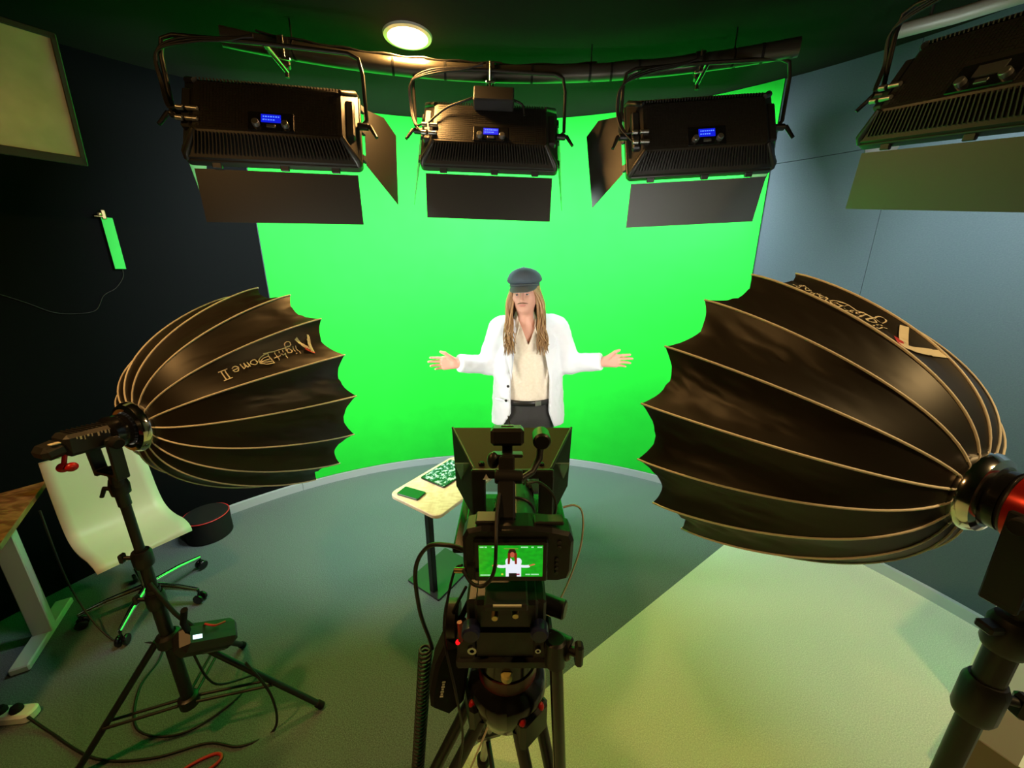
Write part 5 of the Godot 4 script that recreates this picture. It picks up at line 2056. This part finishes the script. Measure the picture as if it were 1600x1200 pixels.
# =============================================================== side table
func build_table() -> void:
	# long side runs away to the right; column and foot plate in line with it
	var u := Vector3(0.822, 0, 0.569)          # along the short side, towards the camera on the right
	var v := Vector3(0.537, 0, -0.844)         # along the long side
	var corner := Vector3(-0.632, 0.73, -1.722)
	var c := corner + u * 0.175 + v * 0.25
	var b := Basis(u, v, u.cross(v))
	var o := thing("side_table", "small pale wooden side table with black column and foot plate", "table", Transform3D(Basis(), Vector3(c.x, 0, c.z)))
	var st := st_new()
	prism(st, Transform3D(b, Vector3(0, 0.72, 0)), round_rect(0.35, 0.50, 0.045, 8), 0.020, 0.003)
	obj("table_top", st, M.beech, o)
	var col := Vector3(-0.462, 0, -1.835) - Vector3(c.x, 0, c.z)
	st = st_new()
	box(st, Transform3D(Basis(u, Vector3.UP, u.cross(Vector3.UP)), col + Vector3(0, 0.36, 0)), Vector3(0.036, 0.70, 0.036), 0.004)
	obj("column", st, M.black, o)
	st = st_new()
	var f := Vector3(-0.438, 0, -1.98) - Vector3(c.x, 0, c.z)
	prism(st, Transform3D(b, f + Vector3(0, 0.006, 0)), round_rect(0.265, 0.34, 0.008, 3), 0.012, 0.002)
	obj("foot_plate", st, M.plate, o)
	# phone and tablet on the table
	var p := thing("phone", "dark green phone lying on the pale side table", "phone", Transform3D(Basis(u, v, u.cross(v)), Vector3(-0.512, 0.7345, -1.718)))
	st = st_new()
	prism(st, Transform3D(Basis(Vector3(0, 0, 1), deg_to_rad(10)), Vector3.ZERO), round_rect(0.135, 0.074, 0.010, 4), 0.009, 0.002)
	obj("phone_body", st, M.phone, p)
	st = st_new()
	prism(st, Transform3D(Basis(Vector3(0, 0, 1), deg_to_rad(10)), Vector3(0, 0, 0.0047)), round_rect(0.128, 0.067, 0.008, 4), 0.0008)
	obj("phone_screen_glass", st, M.phone_face, p)
	var q := thing("tablet", "silver edged tablet with picture on its screen on the side table", "tablet", Transform3D(Basis(u, v, u.cross(v)), Vector3(-0.362, 0.7345, -1.925)))
	st = st_new()
	prism(st, Transform3D(), round_rect(0.18, 0.25, 0.012, 4), 0.009, 0.002)
	obj("tablet_body", st, M.black_gloss, q)
	st = st_new()
	st.set_smooth_group(-1)
	var k := [Vector3(-0.083, -0.117, 0), Vector3(0.083, -0.117, 0), Vector3(0.083, 0.117, 0), Vector3(-0.083, 0.117, 0)]
	var uv := [Vector2(0, 1), Vector2(1, 1), Vector2(1, 0), Vector2(0, 0)]
	for i in [0, 2, 1, 0, 3, 2]:
		st.set_uv(uv[i])
		st.add_vertex(k[i])
	var im := Image.create(96, 128, false, Image.FORMAT_RGB8)
	for y in 128:
		for x in 96:
			var n := noise.get_noise_2d(x * 0.05, y * 0.05) + 0.4 * noise.get_noise_2d(x * 0.16, y * 0.16 + 9.0)
			im.set_pixel(x, y, Color(0.80, 0.84, 0.86) if n > 0.20 else (Color(0.30, 0.40, 0.44) if n > -0.1 else Color(0.08, 0.12, 0.14)))
	var tm := mat(Color.WHITE, 0.12)
	tm.albedo_texture = ImageTexture.create_from_image(im)
	obj("tablet_screen", st, tm, q, at(0, 0, 0.0052))


# =============================================================== left corner: desk, chair, board, bag, strip
func build_left_corner() -> void:
	# white shell chair on castors, facing into the room
	var fwd := Vector3(0.86, 0, 0.51)
	var side := Vector3(0.51, 0, -0.86)
	var base := Vector3(-2.06, 0, -1.76)
	var o := thing("shell_chair", "white one-piece shell office chair on castors beside the desk", "chair", Transform3D(Basis(side, Vector3.UP, side.cross(Vector3.UP)), base))
	var P := func(x: float, y: float, f: float) -> Vector3: return Vector3(x, y, -f if side.cross(Vector3.UP).dot(fwd) < 0 else f)
	var prof := [Vector2(0.225, 0.445), Vector2(0.21, 0.462), Vector2(0.14, 0.468), Vector2(0.03, 0.452), Vector2(-0.08, 0.455), Vector2(-0.155, 0.495), Vector2(-0.195, 0.58), Vector2(-0.215, 0.70), Vector2(-0.235, 0.82), Vector2(-0.25, 0.90)]
	var path := []
	for i in prof.size():
		path.append(Vector3(0, prof[i].y, prof[i].x))
	path = smooth_path(path, 4)
	var rings := []
	for i in path.size():
		var p: Vector3 = path[i]
		var t := float(i) / (path.size() - 1)
		var hw := 0.185 + 0.022 * sin(t * PI) * 0.5
		var dir: Vector3 = (path[mini(i + 1, path.size() - 1)] - path[maxi(i - 1, 0)]).normalized()
		var nrm := Vector3(0, dir.z, -dir.y) * -1.0
		var ring := PackedVector3Array()
		for s in [1.0, -1.0]:
			for j in 9:
				var x: float = lerpf(-hw, hw, j / 8.0) * s
				var cup := 0.018 * pow(absf(x) / hw, 2.0)
				var w: Vector3 = p + nrm * (cup + 0.005 * s)
				ring.append(P.call(x, w.y, w.z))
		rings.append(ring)
	var st := st_new()
	loft(st, rings, true, true)
	obj("shell", st, M.shell, o)
	st = st_new()
	rod(st, Vector3(0, 0.10, 0), Vector3(0, 0.44, 0), 0.022, 16)
	obj("gas_column", st, M.chrome, o)
	st = st_new()
	box(st, at(0, 0.432, 0), Vector3(0.16, 0.02, 0.16), 0.004)
	obj("seat_plate", st, M.black, o)
	for i in 5:
		var a := TAU * i / 5.0 + 0.55
		var n := Vector3(sin(a), 0, cos(a))
		st = st_new()
		tube(st, [Vector3(0, 0.115, 0) + n * 0.02, n * 0.16 + Vector3(0, 0.105, 0), n * 0.275 + Vector3(0, 0.082, 0)], [0.020, 0.016, 0.011], 10)
		var arm := obj("base_arm", st, M.chrome, o)
		st = st_new()
		var w := n.cross(Vector3.UP)
		for s in [-1.0, 1.0]:
			rod(st, n * 0.275 + Vector3(0, 0.028, 0) + w * s * 0.008, n * 0.275 + Vector3(0, 0.028, 0) + w * s * 0.024, 0.027, 18, 0.004)
		rod(st, n * 0.275 + Vector3(0, 0.028, 0), n * 0.275 + Vector3(0, 0.085, 0), 0.006, 8)
		obj("castor", st, M.black_gloss, arm)
	# desk: brown top, pale steel leg with a floor foot
	o = thing("desk", "brown wooden desk with pale metal legs at the left edge", "desk")
	st = st_new()
	var b0 := Vector2(-2.112, -1.333)
	var b1 := Vector2(-2.540, -1.790)
	var top := PackedVector2Array([Vector2(-1.96, -0.95), b0, Vector2(-2.5, -1.83), Vector2(-2.68, -1.60), Vector2(-2.86, -1.10), Vector2(-2.86, -0.40), Vector2(-2.25, -0.30)])
	var lay := Transform3D(Basis(Vector3.RIGHT, Vector3(0, 0, 1), Vector3(0, -1, 0)), Vector3(0, 0.727, 0))
	prism(st, lay, top, 0.026, 0.002)
	obj("desk_top", st, M.oak, o)
	for e in [Vector3(-2.385, 0, -1.545), Vector3(-2.56, 0, -0.62)]:
		st = st_new()
		box(st, turned(e + Vector3(-0.03, 0.375, -0.0), 30, 0, 0), Vector3(0.075, 0.68, 0.045), 0.004)
		var leg := obj("leg", st, M.white_metal, o)
		st = st_new()
		box(st, turned(e + Vector3(-0.04, 0.022, 0.0), 30 + 0, 0, 0), Vector3(0.07, 0.035, 0.46), 0.006)
		obj("floor_foot", st, M.white_metal, leg)
		st = st_new()
		box(st, turned(e + Vector3(-0.03, 0.70, 0.0), 30, 0, 0), Vector3(0.06, 0.03, 0.40), 0.004)
		obj("top_bracket", st, M.white_metal, leg)
	st = st_new()
	box(st, turned(Vector3(-2.62, 0.45, -1.10), 20, 0, 0), Vector3(0.02, 0.45, 0.85), 0.003)
	obj("modesty_panel", st, M.black_matte, o)
	# papers and leads lying on the desk
	o = thing("paper_sheet", "small white sheet of paper lying on the desk", "paper")
	st = st_new()
	box(st, turned(Vector3(-2.30, 0.7412, -1.36), 40), Vector3(0.12, 0.0012, 0.17), 0.0)
	obj("sheet", st, M.white, o)
	# framed pale board high on the left
	var n := Vector3(0.80, 0, 0.60)
	var tb := Basis(Vector3(0.6, 0, -0.8), Vector3.UP, n) * Basis(Vector3.RIGHT, deg_to_rad(9))
	o = thing("wall_screen", "large pale screen in a dark frame high on the left wall", "screen", Transform3D(tb, Vector3(-2.315, 2.555, -1.650)))
	st = st_new()
	box(st, at(0, 0, -0.012), Vector3(1.00, 0.505, 0.03), 0.004)
	obj("casing", st, M.charcoal, o)
	st = st_new()
	box(st, at(0, 0.008, 0.0045), Vector3(0.965, 0.455, 0.004), 0.0)
	obj("pale_screen_face", st, M.board, o)
	for e in [[0.0, 0.244, 1.0, 0.022], [0.0, -0.236, 1.0, 0.036], [-0.491, 0.0, 0.02, 0.505], [0.491, 0.0, 0.02, 0.505]]:
		st = st_new()
		box(st, at(e[0], e[1], 0.008), Vector3(e[2], e[3], 0.014), 0.003)
		obj("frame_strip", st, M.frame, o)
	st = st_new()
	box(st, at(0, 0.0, -0.10), Vector3(0.10, 0.16, 0.16), 0.006)
	obj("wall_bracket", st, M.black, o)
	# narrow green card on a clip, with a thin lead below
	var cp := on_wall(-51.9, 1.975, 0.02)
	var face := (ROOM - Vector3(cp.x, 0, cp.z)).normalized()
	o = thing("green_card", "narrow bright green card hanging from a clip on the left wall", "card", Transform3D(Basis(Vector3.UP.cross(face), Vector3.UP, face), cp))
	st = st_new()
	box(st, at(0, 0, 0), Vector3(0.048, 0.285, 0.004), 0.0)
	obj("card", st, M.card, o)
	st = st_new()
	box(st, at(-0.010, 0.158, 0.004), Vector3(0.018, 0.05, 0.014), 0.003)
	rod(st, Vector3(-0.05, 0.146, 0.008), Vector3(-0.008, 0.146, 0.008), 0.003, 8)
	ball(st, at(-0.028, 0.158, 0.014), Vector3(0.010, 0.010, 0.008), 12)
	obj("clip", st, M.brass, o)
	# round black case with red piping against the wall
	o = thing("round_case", "low round black case with a red piped edge by the skirting", "case", at(-2.17, 0, -2.35))
	st = st_new()
	lathe(st, Transform3D(), [Vector2(0, 0), Vector2(0.125, 0), Vector2(0.135, 0.01), Vector2(0.135, 0.165), Vector2(0.125, 0.178), Vector2(0, 0.182)], 40)
	obj("case_body", st, M.black_matte, o)
	st = st_new()
	var ring := []
	for i in 49:
		var a := TAU * i / 48.0
		ring.append(Vector3(sin(a) * 0.135, 0.168, cos(a) * 0.135))
	tube(st, ring, 0.0035, 6, false)
	obj("red_piping", st, M.cable_red, o)
	# power strip
	o = thing("power_strip", "white power strip with black plugs on the floor at the left edge", "power strip", turned(Vector3(-2.19, 0.022, -1.155), 5, 0, 0))
	st = st_new()
	prism(st, Transform3D(Basis(Vector3.RIGHT, Vector3(0, 0, -1), Vector3(0, 1, 0)), Vector3.ZERO), round_rect(0.34, 0.062, 0.026, 5), 0.044, 0.008)
	obj("strip_body", st, M.white, o)
	for x in [0.045, 0.105]:
		st = st_new()
		lathe(st, at(x, 0.021, 0), [Vector2(0, 0), Vector2(0.020, 0), Vector2(0.020, 0.014), Vector2(0.014, 0.026), Vector2(0, 0.028)], 18)
		box(st, turned(Vector3(x, 0.042, 0.0), 40), Vector3(0.03, 0.018, 0.014), 0.004)
		obj("plug", st, M.rubber, o)
	for x in [-0.12, -0.06]:
		st = st_new()
		lathe(st, at(x, 0.0215, 0), [Vector2(0, 0.0), Vector2(0.017, 0.0), Vector2(0.020, 0.002), Vector2(0.021, 0.0)], 18)
		obj("socket", st, M.charcoal, o)


# =============================================================== right corner: cabinet and box
func build_right_corner() -> void:
	var o := thing("white_cabinet", "cream white low cabinet at the lower right edge", "cabinet", turned(Vector3(2.245, 0, -1.13), -62))
	var st := st_new()
	box(st, at(0, 0.36, 0), Vector3(0.46, 0.66, 0.40), 0.006)
	obj("carcass", st, M.white, o)
	st = st_new()
	box(st, at(-0.0, 0.36, -0.206), Vector3(0.43, 0.62, 0.014), 0.003)
	obj("door", st, M.white, o)
	st = st_new()
	box(st, at(0, 0.015, 0), Vector3(0.42, 0.03, 0.36), 0.0)
	obj("plinth", st, M.charcoal, o)
	o = thing("cardboard_box", "brown cardboard box on the floor at the lower right corner", "box", turned(Vector3(1.80, 0, -0.90), -62))
	st = st_new()
	box(st, at(0, 0.12, 0), Vector3(0.26, 0.24, 0.24), 0.003)
	obj("carton", st, M.cardboard, o)
	st = st_new()
	box(st, at(0, 0.2415, 0), Vector3(0.05, 0.002, 0.24), 0.0)
	obj("tape_strip", st, M.cream, o)


# =============================================================== cables
func build_cables() -> void:
	cable("floor_cable", "long thin black cable curving on the floor by the left light stand", [Vector3(-2.30, 0.70, -1.62), Vector3(-2.27, 0.25, -1.60), Vector3(-2.05, 0.006, -1.52), Vector3(-1.80, 0.006, -1.50), Vector3(-1.72, 0.006, -1.42), Vector3(-1.69, 0.006, -1.28), Vector3(-1.55, 0.006, -1.12), Vector3(-1.36, 0.006, -1.10), Vector3(-1.24, 0.006, -1.20), Vector3(-1.19, 0.006, -1.34), Vector3(-1.21, 0.20, -1.16), Vector3(-1.20, 0.44, -1.10)], 0.0045, M.cable)
	cable("mains_cable", "black mains cable running from the power strip across the floor", [Vector3(-2.03, 0.030, -1.15), Vector3(-1.90, 0.006, -1.11), Vector3(-1.62, 0.006, -1.02), Vector3(-1.40, 0.006, -1.02), Vector3(-1.22, 0.006, -1.07), Vector3(-1.08, 0.006, -1.06), Vector3(-0.98, 0.006, -1.12), Vector3(-0.97, 0.18, -1.13), Vector3(-1.02, 0.38, -1.11)], 0.0050, M.cable)
	cable("red_cable", "bright red cable loop on the floor at the bottom left", [Vector3(-1.30, 0.006, -0.90), Vector3(-1.24, 0.006, -0.99), Vector3(-1.16, 0.006, -1.035), Vector3(-1.13, 0.006, -1.01), Vector3(-1.20, 0.012, -0.93), Vector3(-1.30, 0.006, -0.84)], 0.006, M.cable_red)
	# coiled lead left of the tripod
	var st := st_new()
	var pts := []
	for i in 420:
		var t := i / 419.0
		var c := Vector3(-0.182, 1.058, -0.62).lerp(Vector3(-0.238, 0.56, -0.62), t)
		var a := TAU * 42.0 * t
		pts.append(c + Vector3(cos(a) * 0.0125, 0, sin(a) * 0.0125))
	tube(st, pts, 0.0032, 6)
	var coil := obj("coiled_cable", st, M.cable)
	tag(coil, "black coiled cable hanging left of the tripod", "cable")
	cable("monitor_cable", "black cable looping from the camera's left side down to the coil", [Vector3(-0.083, 1.345, -0.57), Vector3(-0.115, 1.352, -0.575), Vector3(-0.155, 1.335, -0.59), Vector3(-0.185, 1.27, -0.605), Vector3(-0.186, 1.16, -0.615), Vector3(-0.172, 1.08, -0.62), Vector3(-0.168, 1.055, -0.62)], 0.0042, M.cable)
	cable("screen_cable", "short black cable crossing the camera's rear screen corner", [Vector3(-0.084, 1.330, -0.540), Vector3(-0.068, 1.318, -0.524), Vector3(-0.050, 1.317, -0.518), Vector3(-0.036, 1.332, -0.516), Vector3(-0.028, 1.356, -0.518), Vector3(-0.026, 1.392, -0.524), Vector3(-0.026, 1.42, -0.56), Vector3(-0.022, 1.44, -0.60)], 0.0034, M.cable)
	cable("thin_cable", "thin black cable hanging down beside the battery pouch", [Vector3(-0.088, 1.322, -0.56), Vector3(-0.104, 1.30, -0.57), Vector3(-0.118, 1.24, -0.55), Vector3(-0.120, 1.18, -0.53), Vector3(-0.100, 1.10, -0.50), Vector3(-0.092, 0.98, -0.50), Vector3(-0.115, 0.80, -0.50), Vector3(-0.098, 0.60, -0.50)], 0.0024, M.cable)
	st = st_new()
	rod(st, Vector3(-0.100, 1.322, -0.548), Vector3(-0.080, 1.324, -0.546), 0.005, 12, 0.001)
	tag(obj("brass_connector", st, M.brass), "small brass plug at the camera's left side", "connector")
	cable("cream_cable", "thin cream cable hanging from the right of the teleprompter", [Vector3(0.135, 1.222, -0.88), Vector3(0.165, 1.225, -0.885), Vector3(0.186, 1.205, -0.885), Vector3(0.188, 1.15, -0.87), Vector3(0.172, 1.08, -0.85), Vector3(0.12, 0.95, -0.83), Vector3(0.02, 0.82, -0.80), Vector3(-0.09, 0.55, -0.74), Vector3(-0.20, 0.25, -0.72), Vector3(-0.30, 0.006, -0.75), Vector3(-0.36, 0.006, -0.90)], 0.0028, M.cable_cream)
	# lead on the left wall below the green card
	var w := []
	for q in [[-51.7, 1.83], [-51.9, 1.78], [-52.8, 1.72], [-54.0, 1.68], [-55.0, 1.60], [-56.6, 1.585], [-58.4, 1.60], [-60.2, 1.66], [-62.5, 1.73]]:
		w.append(on_wall(q[0], q[1], 0.006))
	cable("wall_lead", "thin pale lead drooping along the left wall below the green card", w, 0.0018, M.charcoal)
	cable("stand_lead", "black lead running down the left light stand to the control box", [Vector3(-1.235, 0.80, -1.063), Vector3(-1.205, 0.74, -1.06), Vector3(-1.185, 0.66, -1.07), Vector3(-1.165, 0.60, -1.085), Vector3(-1.14, 0.53, -1.10)], 0.0075, M.cable)
